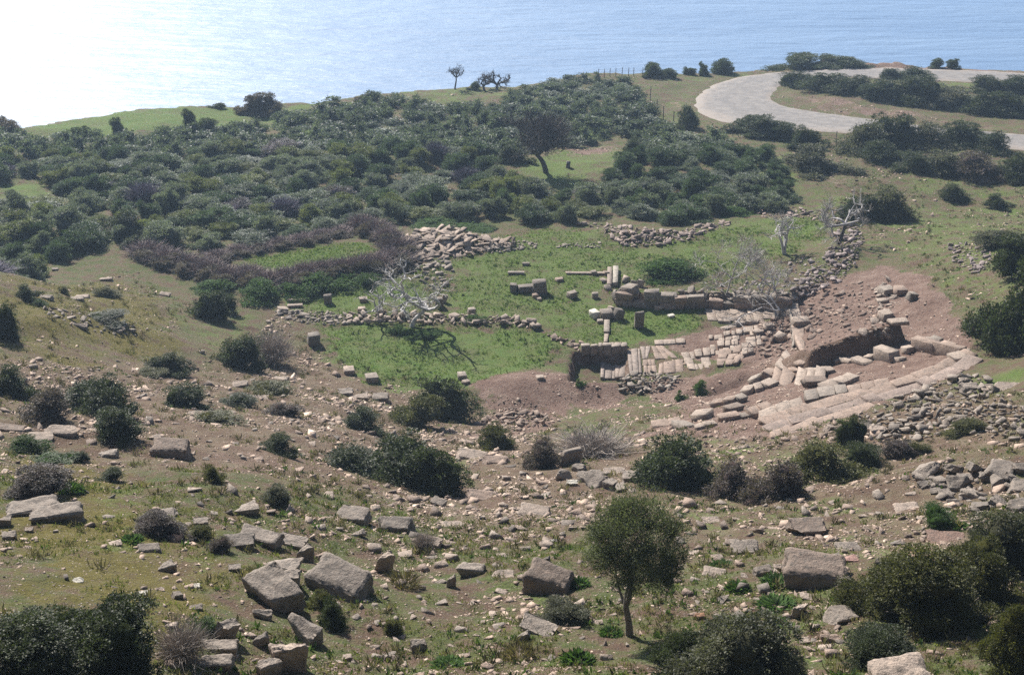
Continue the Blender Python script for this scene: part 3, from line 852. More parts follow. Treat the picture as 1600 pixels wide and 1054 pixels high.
def shade(c, s=0.1):
    k = 1 + random.uniform(-s, s)
    return tuple(x * k for x in c)

def bush(u, v, w, h, tone, kind='mid', label=None, name='evergreen_bush', cat_='bush', depth=0.9, group=None):
    """v is the foot of the bush, w and h its size in the photograph"""
    if kind in ('herb', 'grass', 'nettle', 'twig_near', 'twig_far'):
        p = at(u, v - h * 0.25)
    else:
        p = at(u, v + 2) if kind == 'far' else at(u, v - min(h * 0.22, w * 0.12))
    m = mpp(p)
    gr = math.asin(min(0.95, (CAM_Z - p.z) / (p - Vector((0, 0, CAM_Z))).length))
    W = w * m * 1.16; Hh = max((h * m - 0.3 * W * math.sin(gr)) / math.cos(gr), h * m * 0.45, 0.12) * (0.88 if kind in ('mid', 'near') else 1.0)
    me = {'far': ME_FAR, 'mid': ME_MID, 'near': ME_NEAR, 'cone': ME_CONE, 'twig_far': ME_TWIG_FAR, 'twig_near': ME_TWIG_NEAR, 'herb': ME_HERB, 'grass': ME_GRASS, 'nettle': ME_NETTLE}[kind]
    me = random.choice(me)
    rot = (0, 0, random.uniform(0, 6.28)); sc = (W, W * depth, Hh * 1.05)
    loc = (p.x, p.y + W * depth * 0.15, gz(p.x, p.y + W * depth * 0.15) - 0.04 * Hh)
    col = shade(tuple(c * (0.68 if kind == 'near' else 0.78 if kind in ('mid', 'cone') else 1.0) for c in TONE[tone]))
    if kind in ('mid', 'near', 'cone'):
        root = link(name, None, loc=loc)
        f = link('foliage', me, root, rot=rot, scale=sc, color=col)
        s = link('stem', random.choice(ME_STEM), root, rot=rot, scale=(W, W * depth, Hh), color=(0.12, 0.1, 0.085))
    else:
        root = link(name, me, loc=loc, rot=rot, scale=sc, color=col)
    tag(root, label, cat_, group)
    return root

BUSHES = [
 # right-hand ground below the road
 (1165,215,64,36,'dark green','mid','dark green bush at the roadside left of the gap in the fence'),
 (1215,224,90,42,'dark green','mid','broad dark bush just below the road next to the wire fence'),
 (1258,240,58,46,'dark green','mid','dark bush standing alone below the road at the path edge'),
 (1285,280,100,48,'grey-green','mid','grey-green bush beside the stony path below the road'),
 (1345,250,80,58,'grey-green','mid','tall grey-green bush at the left end of the roadside thicket'),
 (1395,240,80,60,'dark green','mid','high dark bush in the middle of the roadside thicket'),
 (1385,262,70,40,'dark green','mid','dark bush at the front of the roadside thicket'),
 (1450,245,80,48,'grey-green','mid','grey-green bush right of the high one in the roadside thicket'),
 (1500,238,76,44,'dark green','mid','dark bush with pointed tops below the right end of the road'),
 (1550,245,60,36,'dark green','mid','dark bush at the right end of the roadside thicket near a post'),
 (1430,275,60,36,'dark green','mid','dark bush at the left end of the second row below the road'),
 (1480,280,80,44,'grey-green','mid','grey-green bush in the middle of the second row below the road'),
 (1535,288,80,48,'purple-grey','mid','brownish grey bush in the second row below the road'),
 (1592,292,60,52,'dark green','mid','dark bush at the right edge of the second row below the road'),
 (1492,318,44,30,'dark green','mid','small dark bush alone on the grass below the road'),
 (1565,331,40,27,'dark green','mid','small dark bush alone on the grass near the right edge'),
 (1352,352,70,48,'dark green','mid','dark bush beside the black-trunked bare tree'),
 (1392,352,76,64,'grey-green','mid','feathery grey-green bush right of the black-trunked bare tree'),
 # island between the two arms of the road
 (1246,142,56,26,'dark green','mid','dark bush at the tip of the island in the hairpin bend'),
 (1288,148,66,31,'dark green','mid','second dark bush from the tip of the hairpin island'),
 (1335,152,74,32,'dark green','mid','round dark bush at the front of the hairpin island'),
 (1385,160,74,35,'dark green','mid','wide dark bush at the front of the hairpin island middle'),
 (1440,168,80,46,'dark green','mid','tall dark bush amid the hairpin island'),
 (1432,130,56,26,'dark green','mid','dark bush by the upper arm of the road'),
 (1400,128,40,18,'dark green','mid','small dark bush touching the upper arm of the road'),
 (1490,178,90,39,'grey-green','mid','grey-green bush right of the tall one on the hairpin island'),
 (1545,186,80,39,'dark green','mid','dark bush on the lower right of the hairpin island'),
 (1598,192,70,35,'dark green','mid','dark bush at the right edge of the hairpin island'),
 (1545,150,56,29,'dark green','mid','dark bush between the road arms near the grass strip'),
 (1592,152,60,32,'dark green','mid','dark bush at the right edge between the road arms'),
 # skyline beyond the road
 (1222,106,56,17,'dark green','far','dark bush at the left end of the skyline mound above the road'),
 (1262,105,70,21,'dark green','far','dark bush topping the skyline mound above the road'),
 (1310,104,60,17,'dark green','far','dark bush at the right end of the skyline mound above the road'),
 (1348,104,40,9,'dark green','far','low dark bush fading right from the skyline mound'),
 (1463,105,20,15,'dark green','far','small square-topped bush on the sea edge, left of two'),
 (1490,107,18,17,'dark green','far','small square-topped bush on the sea edge, right of two'),
 (1130,113,40,27,'dark green','far','round dark bush on the skyline left of the road'),
 (1100,116,16,20,'dark green','far','small pointed bush on the skyline left of the round one'),
 (1078,116,18,14,'dark green','far','small low bush on the skyline left of the pointed one'),
 (1018,118,30,22,'dark green','far','dark bush on the skyline at the end of the fence'),
 (1044,118,34,16,'dark green','far','low dark bush on the skyline right of the fence'),
 (1076,206,36,40,'dark green','mid','upright dark bush at the inner road corner by the fence'),
 # left coast
 (4,212,44,32,'purple-grey','far','dark purple bush at the left edge above the sea'),
 (387,178,34,30,'purple-grey','far','grey leafless-looking bush on the coast edge, left of a pair'),
 (418,178,40,34,'purple-grey','far','grey leafless-looking bush on the coast edge, right of a pair'),
 (338,167,24,9,'dark green','far','low dark bush on the coast edge of the green field'),
 (188,214,22,32,'dark green','far','upright dark bush at the near edge of the green coastal field'),
 (296,206,18,36,'dark green','far','tall narrow dark bush before the green coastal field'),
 (322,204,30,22,'dark green','far','round dark bush right of the tall narrow one by the field'),
 (123,214,24,18,'dark green','far','small purple-dark bush at the near edge of the coastal field'),
 (740,138,18,12,'dark green','far','tiny round bush on the coast between the bare trees'),
 (565,156,24,12,'purple-grey','far','low grey bush on the coast edge left of the leaning tree'),
 # dark bushes round the enclosure and clearing
 (804,260,50,36,'dark green','mid','rounded dark bush on the clearing left of the lone dark tree'),
 (992,250,40,34,'dark green','mid','rounded dark bush at the right corner of the clearing'),
 (208,392,36,24,'dark green','mid','small dark bush at the gap left of the thorn hedge'),
 (195,378,62,46,'dark green','mid','very dark rounded bush behind the gap left of the thorn hedge'),
 # left knoll and slope
 (6,535,44,66,'dark green','mid','dark bush at the left edge below the knoll'),
 (325,503,54,48,'dark green','mid','dark bush at the right foot of the knoll'),
 (356,492,30,34,'dark green','mid','smaller dark bush right beside the one at the knoll foot'),
 (45,470,34,26,'dark green','mid','small dark bush on the knoll top at the left'),
 (62,482,24,16,'fresh green','mid','low green bush just below the small dark one on the knoll'),
 (168,468,36,22,'olive green','mid','low bush among flat stones on the knoll top'),
 (100,462,20,14,'olive green','mid','tiny bush between two flat stones on the knoll'),
 (160,507,70,20,'dark green','mid','low spreading bush in the stony band across the knoll'),
 (238,590,40,18,'olive green','mid','low olive bush below the knoll in the grass'),
 (268,592,56,38,'dark green','mid','dark bush in the scree left of the grey domed bush'),
 (288,642,66,42,'dark green','mid','dark low cushion bush alone in the scree'),
 (366,640,52,26,'dark green','mid','flat dark cushion bush right of the alone one in the scree'),
 (416,622,72,32,'olive green','mid','flat olive-green cushion bush below the grey domed bush'),
 (440,655,50,26,'purple-grey','mid','flat brownish cushion bush below the olive-green one'),
 (340,668,70,26,'olive green','mid','flat spreading bush in the scree below the dark cushions'),
 (375,582,70,60,'dark green','mid','dark green left half of the domed bush pair in the scree'),
 (422,582,70,56,'pale grey','twig_near','grey twiggy right half of the domed bush pair in the scree'),
 # dark cluster on the left slope
 (22,630,70,58,'dark green','mid','dark bush at the left end of the big cluster by the frame edge'),
 (65,668,80,60,'purple-grey','mid','greyish bush in the front left of the big dark cluster'),
 (110,650,90,58,'dark green','mid','dark bush in the middle of the big cluster on the slope'),
 (160,660,96,72,'dark green','mid','tallest dark bush in the big cluster on the left slope'),
 (185,692,70,56,'dark green','mid','dark bush at the right front end of the big cluster'),
 # lower slope
 (700,668,86,84,'dark green','mid','tall dark bush at the foot of the lawn beside the spoil mound'),
 (645,672,70,58,'olive green','mid','olive bush left of the tall one at the foot of the lawn'),
 (570,682,70,44,'dark green','mid','dark bush at the lower left corner of the lawn slope'),
 (555,748,100,58,'dark green','mid','left bush of the broad mass on the lower slope'),
 (630,768,130,88,'dark green','mid','middle bush of the broad mass on the lower slope'),
 (690,782,84,84,'dark green','mid','right bush of the broad mass on the lower slope'),
 (775,708,54,46,'olive green','mid','olive bush left of the pale leafless thicket'),
 (848,738,58,56,'purple-grey','mid','dark grey bush in front of the pale leafless thicket'),
 (925,728,112,54,'pale grey','twig_near','pale leafless thorn thicket in front of the excavation'),
 (1055,772,122,104,'dark green','mid','dense round dark bush in front of the stone seats'),
 (1145,785,74,62,'purple-grey','mid','purple-grey bush touching the dense round one'),
 (1205,792,90,80,'purple-grey','mid','purple-grey bush with dark right side beside the olive-green mound'),
 (1295,765,110,66,'olive green','mid','low olive-green mound-shaped bush below the seats'),
 (1328,704,40,58,'dark green','cone','dark juniper standing up over the olive-green mound'),
 (1350,738,64,50,'dark green','cone','dark juniper skirt right of the olive-green mound'),
 (1415,722,56,36,'purple-grey','mid','small grey bush left of the boulder heap'),
 (1435,715,44,24,'olive green','mid','tiny olive bush behind the grey one by the boulder heap'),
 (1520,684,64,26,'olive green','mid','low olive bush in the stones at the right'),
 (1466,828,54,40,'fresh green','cone','small green juniper alone between stones at the right'),
 (1504,830,30,16,'fresh green','herb','low green patch beside the small juniper'),
 (430,715,56,36,'dark green','mid','dark bush on the slope left of the broad mass'),
 (336,757,32,36,'olive green','mid','small upright olive bush on the middle slope'),
 (427,790,44,36,'grey-green','mid','small grey-green bush on the middle slope among stones'),
 # right edge
 (1585,548,110,170,'dark green','mid','very large dark bush filling the right edge beside the theatre'),
 (1600,440,80,80,'dark green','mid','upper crown of the large bush mass at the right edge'),
 (1532,522,52,34,'dark green','mid','small dark bush at the foot of the large right edge bush'),
 (1572,392,80,34,'grey-green','mid','grey-green bush behind the large one at the right edge'),
 # foreground
 (60,1090,170,130,'dark green','near','big dark bush in the bottom left corner'),
 (165,1085,150,150,'dark green','near','big dark bush right of the one in the bottom left corner'),
 (110,1030,110,90,'dark green','near','dark bush top rising behind the bottom left corner bushes'),
 (60,792,96,60,'purple-grey','near','dark purple shrub behind the two slanting slabs'),
 (110,782,40,40,'fresh green','herb','fresh green growth at the right side of the purple shrub'),
 (45,716,58,36,'fresh green','mid','fresh green bush near the left edge above the purple shrub'),
 (85,730,60,26,'fresh green','mid','low fresh green bush above the purple shrub'),
 (122,726,30,20,'dark green','mid','tiny dark bush right of the fresh green ones'),
 (166,756,42,26,'dark green','mid','small dark cushion bush alone on the ochre turf'),
 (243,848,76,44,'purple-grey','near','dark purple bush in front of the flat slab'),
 (203,854,36,24,'fresh green','herb','green leafy clump left of the dark purple bush'),
 (308,851,36,30,'olive green','mid','small olive bush left of the grey one by the boulders'),
 (342,866,38,28,'purple-grey','mid','small grey bush by the boulders'),
 (285,1048,86,66,'pale grey','twig_near','grey twiggy shrub at the bottom by the leaning blocks'),
 (318,994,42,34,'fresh green','mid','bright green tuft bush against a leaning rock'),
 (520,985,44,52,'dark green','mid','green bush below the big sloping block'),
 (505,955,40,40,'olive green','mid','olive bush tucked under the big sloping block'),
 (1370,1052,120,84,'dark green','near','dark green domed bush at the bottom right'),
 (1060,1070,100,90,'dark green','near','dark bush in the shade at the foot of the olive tree'),
 (1150,1085,150,130,'grey-green','near','grey-green bush at the bottom beside the olive tree'),
 (1215,1075,80,60,'grey-green','near','smaller grey-green bush right of the bottom one'),
 (1395,965,130,110,'olive green','near','olive-green bush lobe at the left end of the sprawling mass'),
 (1470,1000,160,150,'olive green','near','olive-green bush in the middle of the sprawling mass'),
 (1545,960,130,120,'olive green','near','olive-green bush behind the sprawling mass at the right'),
 (1580,905,110,110,'grey-green','near','grey-olive bush top at the right edge above the sprawling mass'),
 (1600,1075,110,140,'olive green','near','green bush in the bottom right corner'),
 (882,982,66,44,'grey-green','near','grey-green cushion shrub below the largest left boulder'),
 (905,925,36,30,'fresh green','herb','green leaves at the right side of the largest left boulder'),
 (812,1040,40,42,'brownish green','grass','brownish grass tussock at the bottom near rounded stones'),
 (903,1048,48,44,'fresh green','herb','green leafy herb at the bottom near pale stones'),
 (630,928,42,40,'brownish green','grass','brown-green tussock right of the wedge-shaped stone'),
 (614,993,26,26,'olive green','mid','tiny olive tuft on the turf below the wedge-shaped stone'),
 (662,868,38,34,'pale grey','twig_near','grey twiggy tuft behind the leaning stone'),
 (1128,890,34,16,'fresh green','herb','low green rosette beside the flat pale stone'),
 (1218,925,54,32,'fresh green','herb','green herb in front of the big square boulder'),
 (1155,930,40,26,'fresh green','herb','green herb left of the big square boulder'),
 (1215,958,60,26,'fresh green','herb','green herb patch below the big square boulder'),
 (955,1000,36,26,'fresh green','herb','green herb at the left of the olive trunk'),
 (1215,985,40,24,'fresh green','herb','green herb among small pale stones below the big boulder'),
 (840,738,30,26,'fresh green','herb','green herb by the fallen beam stone'),
 (700,1048,50,22,'fresh green','herb','green herb at the bottom edge left of the tussock'),
]
for b in BUSHES:
    u, v, w, h, tone, kind, lab = b
    nm = {'far': 'evergreen_bush', 'mid': 'evergreen_bush', 'near': 'evergreen_bush', 'cone': 'juniper_bush', 'twig_near': 'thorn_bush', 'twig_far': 'thorn_bush', 'herb': 'green_herb', 'grass': 'grass_tussock'}[kind]
    bush(u, v, w, h, tone, kind, lab, nm, {'herb': 'herb', 'grass': 'grass tussock'}.get(kind, 'bush'))

# dark green nettle-like growth around the old walls
for (u, v, w, h, lab) in [(330, 462, 66, 22, 'dark green leafy patch at the foot of the thorn hedge, left of three'), (402, 478, 72, 34, 'dark green leafy patch under the thorn hedge, beside red soil'),
                          (500, 462, 90, 34, 'broad dark green leafy patch behind the rubble wall'), (470, 470, 60, 24, 'leafy patch beside the long flat stone behind the rubble wall'), (560, 450, 60, 24, 'leafy patch left of the dead fig tree'),
                          (1050, 446, 100, 38, 'round dark green leafy patch behind the ruined stage wall'), (690, 360, 84, 14, 'low green leafy band behind the stone heap'), (740, 366, 60, 14, 'low green leafy band at the right end behind the stone heap'),
                          (1148, 340, 62, 18, 'low green leafy patch under the dark scrub by the rubble'), (660, 530, 46, 16, 'leafy clump in the fig shadow, by the trunk'), (745, 508, 34, 14, 'leafy clump on the rubble wall right of the fig'),
                          (625, 525, 36, 14, 'leafy clump left of the dead fig trunk'), (1095, 622, 26, 22, 'bright leafy clump in the ditch'), (1065, 628, 18, 14, 'small leafy clump beside the one in the ditch'), (908, 605, 16, 10, 'small leafy clump by the sunken pit')]:
    bush(u, v, w, h, 'fresh green', 'nettle', lab, 'leafy_patch', 'leafy patch')

# the thorn hedge around the green enclosure
hedge = [(228, 408, 56), (258, 420, 56), (292, 428, 56), (322, 436, 54), (352, 446, 56), (385, 446, 54), (415, 454, 58), (447, 450, 54), (478, 442, 50), (508, 438, 48), (538, 434, 46), (566, 430, 44), (594, 428, 52),
         (618, 420, 54), (622, 402, 50), (606, 386, 46), (588, 374, 44), (566, 366, 44), (340, 408, 40), (372, 400, 38), (405, 394, 38), (438, 388, 36), (470, 382, 36), (500, 376, 38), (532, 370, 40)]
names_h = ['leftmost bush of the thorn hedge', 'second bush from the left end of the thorn hedge', 'third bush from the left end of the thorn hedge', 'thorn hedge bush behind the first leafy patch', 'tall thorn hedge bush above the leafy patches',
           'dark thorn hedge bush over the red soil', 'thickest bush of the near thorn hedge', 'thorn hedge bush right of the thickest one', 'thorn hedge bush in front of the green enclosure', 'low thorn hedge bush before the enclosure',
           'thorn hedge bush left of the enclosure gap', 'thorn hedge bush at the gap near the fig', 'dense thorn hedge bush at the near right corner', 'largest thorn hedge bush beside the stone heap', 'thorn hedge bush on the right arm by the heap',
           'thorn hedge bush on the upper right arm', 'thorn hedge bush near the top of the right arm', 'thorn hedge bush at the far corner of the enclosure', 'first thorn bush along the far enclosure wall', 'second thorn bush along the far enclosure wall',
           'third thorn bush along the far enclosure wall', 'fourth thorn bush along the far enclosure wall', 'fifth thorn bush along the far enclosure wall', 'sixth thorn bush along the far enclosure wall', 'last thorn bush along the far enclosure wall']
for (u, v, w), lab in zip(hedge, names_h):
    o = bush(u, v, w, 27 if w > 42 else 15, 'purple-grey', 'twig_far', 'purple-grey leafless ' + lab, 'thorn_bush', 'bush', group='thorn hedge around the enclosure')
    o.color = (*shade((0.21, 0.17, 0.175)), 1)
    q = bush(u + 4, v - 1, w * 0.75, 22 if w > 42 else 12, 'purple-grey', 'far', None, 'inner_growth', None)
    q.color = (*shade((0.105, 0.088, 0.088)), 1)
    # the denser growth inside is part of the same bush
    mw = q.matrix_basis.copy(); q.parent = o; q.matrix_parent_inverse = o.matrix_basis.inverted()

# the dense scrub between the lawn and the sea
SCRUB = base_xy([(-60, 240), (0, 218), (120, 218), (250, 209), (400, 202), (450, 184), (500, 172), (560, 160), (640, 158), (700, 172), (760, 165), (850, 134), (900, 126), (975, 130), (1000, 150), (1020, 182), (1065, 215), (1130, 222),
                 (1190, 246), (1225, 278), (1250, 312), (1235, 330), (1180, 335), (1130, 348), (1060, 352), (960, 345), (860, 352), (760, 348), (640, 350), (600, 348), (520, 362), (400, 382), (300, 392), (215, 388), (165, 384), (140, 404), (-60, 408)])
HOLES = [base_xy(p) for p in ([(762, 264), (830, 243), (905, 232), (985, 218), (985, 250), (940, 288), (880, 304), (810, 292)], [(-60, 288), (60, 288), (105, 318), (-60, 322)],
                              [(416, 208), (448, 208), (445, 222), (414, 222)], [(270, 300), (292, 298), (290, 310), (270, 312)], [(700, 300), (712, 290), (705, 330)])]
px0 = cast_px(RNG.uniform(-60, 1260, 9000), RNG.uniform(122, 410, 9000), hgt)
gx0 = RNG.uniform(SCRUB[:, 0].min(), SCRUB[:, 0].max(), 22000); gy0 = RNG.uniform(SCRUB[:, 1].min(), SCRUB[:, 1].max(), 22000)
ins = in_poly(gx0, gy0, SCRUB)
ok = ins > 0.5
for h_ in HOLES: ok &= in_poly(gx0, gy0, h_) < -1.3
gx0, gy0 = gx0[ok], gy0[ok]
pts = []
for x, y in zip(gx0, gy0):
    if all((x - a) ** 2 + (y - b) ** 2 > 2.45 ** 2 for a, b in pts): pts.append((x, y))
pts = np.array(pts)
pz = hgt(pts[:, 0], pts[:, 1])
def project(x, y, z):
    c, s = math.cos(PITCH), math.sin(PITCH)
    dz = z - CAM_Z
    dep = y * c - dz * s
    return 800 + FPX * x / dep, 527 - FPX * (y * s + dz * c) / dep
pu, pv = project(pts[:, 0], pts[:, 1], pz)
vis = (pu > -70) & (pu < 1670)
pts, pz, pu, pv = pts[vis], pz[vis], pu[vis], pv[vis]
order = np.argsort(pts[:, 1])
print('scrub', len(pts))
def zone(u, v):
    if u > 930: return 'on the slope between the clearing and the road' if v < 250 else 'in the dark scrub behind the ruined stage wall' if v > 300 else 'right of the grassy clearing'
    if v > 330: return 'along the front edge of the scrub above the lawn' if u > 420 else 'in the front of the scrub behind the knoll'
    if u > 700: return 'just in front of the lone tree clearing' if v > 285 else 'behind the lone dark tree' if v < 235 else 'left of the lone tree clearing'
    if u > 400: return 'in the middle of the scrub behind the enclosure' if v > 250 else 'in the far scrub towards the sea'
    return 'in the left part of the scrub' if v > 290 else 'in the scrub below the green coastal field'
FARLAND = [('the lone dark tree', 853, 240), ('the clearing', 870, 275), ('the thorn hedge', 430, 400), ('the stone heap', 715, 375), ('the coastal field', 250, 190), ('the rust-red bush', 345, 352), ('the road bend', 1085, 160),
           ('the braced fence post', 1145, 205), ('the gap by the knoll', 220, 385), ('the skyline posts', 965, 115), ('the round leafy patch', 1050, 432), ('the left grass strip', 50, 305), ('the rubble bank', 1000, 365), ('the pair of coast bushes', 402, 170)]
def scrub_label(head, u, v):
    c = sorted((((u - a) ** 2 + ((v - b) * 2) ** 2) ** 0.5, nm, a, b) for nm, a, b in FARLAND)
    w = lambda d, nm, a, b: ('just ' if d < 50 else 'far ' if d > 170 else '') + f'{side_words(u, v, a, b)} {nm}'
    for i in range(3):
        t = f'{head} {w(*c[i])}'
        if t not in _used: _used[t] = 1; return t
    for i in range(7):
        for j in range(i + 1, 9):
            t = f'{head} {w(*c[i])} and {w(*c[j])}'
            if t not in _used and len(t.split()) <= 16: _used[t] = 1; return t
    return None
bush(345, 360, 44, 26, 'rust', 'far', 'rust-red shrub in the front of the scrub behind the thorn hedge', 'evergreen_shrub', 'shrub')
stuff_items = []
NB_IND = 280
for n_, i in enumerate(order):
    x, y = pts[i]
    k = RNG.random()
    tone = 'dark green' if k < 0.33 else 'grey-green' if k < 0.7 else 'olive green' if k < 0.9 else 'purple-grey'
    if pu[i] > 940 and pv[i] > 220: tone = 'dark green' if k < 0.6 else 'grey-green'
    W = RNG.uniform(2.3, 4.4); Hh = RNG.uniform(0.9, 2.3) * (0.75 if pv[i] < 170 else 1.0)
    if n_ < NB_IND:
        size = 'tall' if Hh > 2.5 else 'low' if Hh < 1.7 else 'wide' if W > 4.2 else 'rounded'
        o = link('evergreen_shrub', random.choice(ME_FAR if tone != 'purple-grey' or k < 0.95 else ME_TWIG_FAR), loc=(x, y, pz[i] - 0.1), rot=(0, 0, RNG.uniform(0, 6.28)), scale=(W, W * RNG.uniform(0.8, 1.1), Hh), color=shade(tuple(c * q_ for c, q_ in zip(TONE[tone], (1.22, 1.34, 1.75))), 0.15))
        tag(o, scrub_label(f'{size} {tone} shrub', pu[i], pv[i]) or f'{size} {tone} shrub {zone(pu[i], pv[i])}', 'shrub', 'dense scrub ' + zone(pu[i], pv[i]))
    else:
        stuff_items.append((x, y, pz[i] - 0.1, W, Hh, tone))
# the farther scrub reads as one mass for each tone of leaf
rs = np.random.default_rng(3)
LOW = []
for _ in range(5):
    B = bush_blobs(rs, 8)
    V, F, T = foliage(rs, B, 950, 0.095, 0.046, 0.6, rise=.9)
    V2, F2 = cores(B[0], 0.75, rs)
    VV = fit(np.concatenate([V, V2])); V, V2 = VV[:len(V)], VV[len(V):]
    LOW.append((V, F, T, V2, F2))
Vs, Fq_, Ft_, Rq, Rt, off = [], [], [], [], [], 0
for x, y, z, W, Hh, tone in stuff_items:
    V, F, T, V2, F2 = LOW[int(RNG.integers(5))]
    Mx = rotm(RNG.uniform(0, 6.28)) @ np.diag([W, W, Hh])
    sh = RNG.normal(0, 0.1)
    Mx[:, 0] *= 1; 
    V3 = np.concatenate([V, V2]) * [W, W * 0.9, Hh]
    a = RNG.uniform(0, 6.28); R3 = rotm(a)
    V3 = V3 @ R3.T + [x, y, z]
    Vs.append(V3); Fq_.append(F + off); Ft_.append(F2 + len(V) + off); Rq.append(np.clip(T + sh, 0, 1)); Rt.append(np.full(len(F2), 0.15)); off += len(V3)
if Vs:
    me = mesh_np('distant_scrub', np.concatenate(Vs), [np.concatenate(Fq_), np.concatenate(Ft_)], [M_LEAF, M_CORE], {'rnd': ('FACE', np.concatenate(Rq + Rt))}, midx=np.concatenate([np.zeros(sum(map(len, Rq)), int), np.ones(sum(map(len, Rt)), int)]))
    tag(link('distant_scrub', me, color=(0.094, 0.116, 0.098)), 'far dense evergreen scrub running up to the coast edge', 'scrub', kind='stuff')
# ------------------------------------------------------------------ worked stone of the theatre
PALE = (0.38, 0.305, 0.25); PINK = (0.335, 0.25, 0.20); GREY = (0.295, 0.247, 0.207); DGREY = (0.20, 0.17, 0.145); BROWN = (0.24, 0.185, 0.15); WHITE = (0.62, 0.58, 0.50); RUST = (0.40, 0.22, 0.13)
ORI = math.atan2

def empty(name, p, label, cat_, group=None):
    return tag(link(name, None, loc=p), label, cat_, group)

def put(parent, name, me, P, W, D, H, yaw, color, tx=0, ty=0, sink=0.15):
    """a block as a part, P on the ground"""
    loc = Vector((P[0], P[1], P[2] + H * (0.5 - sink)))
    if parent is not None: loc -= parent.location
    return link(name, me, parent, loc=loc, rot=(tx, ty, yaw), scale=(W, D, H), color=shade(color, 0.12))

def slab_mesh(q, thick, cham=0.012):
    """a flag from its four top corners (world), edges worn"""
    q = np.asarray(q, float); c = q.mean(0)
    e = cham * (0.5 + RNG.random(4))[:, None]
    inn = q + unit(c - q) * e * 1.6
    lo = q.copy(); lo[:, 2] -= thick
    up = q.copy(); up[:, 2] -= cham * 0.6
    V = np.concatenate([inn, up, lo]) - c
    F = [[0, 1, 2, 3]] + [[i, 4 + i, 4 + (i + 1) % 4, (i + 1) % 4] for i in range(4)] + [[4 + i, 8 + i, 8 + (i + 1) % 4, 4 + (i + 1) % 4] for i in range(4)] + [[11, 10, 9, 8]]
    V = V.copy()
    n = np.cross(V[1] - V[0], V[3] - V[0])
    if n[2] < 0: F = [f[::-1] for f in F]
    return mesh_np('flagstone', V, [np.array(F)], [M_STONE]), c

def flags(parent, px4, rows, cols, name='flagstone', thick=0.3, lift=0.1, jit=0.12, gap=0.014, miss=0.0, color=PINK, tilt=0.02, level=None):
    """a paved field between four photograph points: far-left, far-right, near-right, near-left"""
    C = [at(u, v) for u, v in px4]
    C = np.array([c[:] for c in C])
    def bil(s, t):
        return (C[0] * (1 - s) + C[1] * s) * (1 - t) + (C[3] * (1 - s) + C[2] * s) * t
    rb = np.linspace(0, 1, rows + 1); rb[1:-1] += RNG.uniform(-jit, jit, rows - 1) / rows
    for i in range(rows):
        n = max(1, cols + int(RNG.integers(-1, 2)) if cols > 3 else cols)
        cb = np.linspace(0, 1, n + 1); cb[1:-1] += RNG.uniform(-jit, jit, n - 1) * 1.6 / n
        for j in range(n):
            if RNG.random() < miss: continue
            q = np.array([bil(cb[j], rb[i]), bil(cb[j + 1], rb[i]), bil(cb[j + 1], rb[i + 1]), bil(cb[j], rb[i + 1])])
            c = q.mean(0); q = c + (q - c) * (1 - gap * 2 / np.maximum(0.4, np.linalg.norm(q - c, axis=1)))[:, None]
            q[:, :2] += RNG.normal(0, jit * 0.10, (4, 2))
            z = hgt(q[:, 0], q[:, 1])
            zz = (z if level is None else np.full(4, z.mean() * (1 - level) + level * c[2]))
            zz = zz.mean() * 0.6 + zz * 0.4
            q[:, 2] = zz + lift + RNG.normal(0, tilt)
            me, cc = slab_mesh(q, thick)
            link(name, me, parent, loc=Vector(cc) - parent.location, color=shade(color, 0.14))

def row(parent, px, n, width, high, name='seat_block', color=PINK, gap=0.04, jit=0.04, me=None, sink=0.25, miss=0.0, var=0.25):
    """squared blocks end to end along photograph points"""
    P = np.array([at(u, v)[:] for u, v in px]); P = resample(P, 40)
    s = np.concatenate([[0], np.cumsum(np.linalg.norm(np.diff(P[:, :2], axis=0), axis=1))])
    cut = np.linspace(0, s[-1], n + 1); cut[1:-1] += RNG.uniform(-var, var, n - 1) * s[-1] / n
    for a, b in zip(cut[:-1], cut[1:]):
        if RNG.random() < miss: continue
        pa = np.array([np.interp(a, s, P[:, k]) for k in range(2)]); pb = np.array([np.interp(b, s, P[:, k]) for k in range(2)])
        m_ = (pa + pb) / 2; L = max(0.25, np.linalg.norm(pb - pa) - gap)
        yaw = math.atan2(pb[1] - pa[1], pb[0] - pa[0])
        ga, gb = gz(*pa), gz(*pb)
        put(parent, name, me or random.choice(ME_BLOCK), (m_[0], m_[1], gz(*m_)), L, width * RNG.uniform(0.93, 1.07), high * RNG.uniform(0.92, 1.08), yaw + RNG.normal(0, jit), color, RNG.normal(0, jit), -math.atan2(gb - ga, max(L, .3)) * 0.7 + RNG.normal(0, jit), sink)

def E(u, v, name, label, cat_, group=None):
    return empty(name, at(u, v), label, cat_, group)

t = E(1160, 495, 'flagstone_terrace', 'pale flagstone floor between the stage wall and the grass', 'paving')
flags(t, [(1102, 483), (1206, 480), (1210, 497), (1106, 501)], 2, 7, color=PALE, lift=0.1)
flags(t, [(1212, 478), (1236, 480), (1228, 501), (1206, 498)], 2, 2, color=GREY, lift=0.1, jit=.2)
t = E(1155, 508, 'terrace_kerb', 'pale kerb of long blocks along the near side of the flagstone floor', 'kerb')
row(t, [(1122, 503), (1142, 504)], 2, 0.5, 0.3, 'kerb_block', PALE); row(t, [(1132, 513), (1144, 512)], 1, 0.9, 0.4, 'kerb_block', PALE); row(t, [(1146, 508), (1186, 506)], 2, 0.5, 0.5, 'kerb_block', PALE); row(t, [(1186, 505), (1214, 500)], 3, 0.4, 0.25, 'kerb_block', PINK, jit=.12)
t = E(1242, 510, 'drain_kerb', 'curving strip of pale slabs running from the dead tree to the seats', 'kerb')
flags(t, [(1224, 470), (1246, 472), (1254, 506), (1236, 508)], 3, 1, color=PALE, lift=0.16, thick=.4)
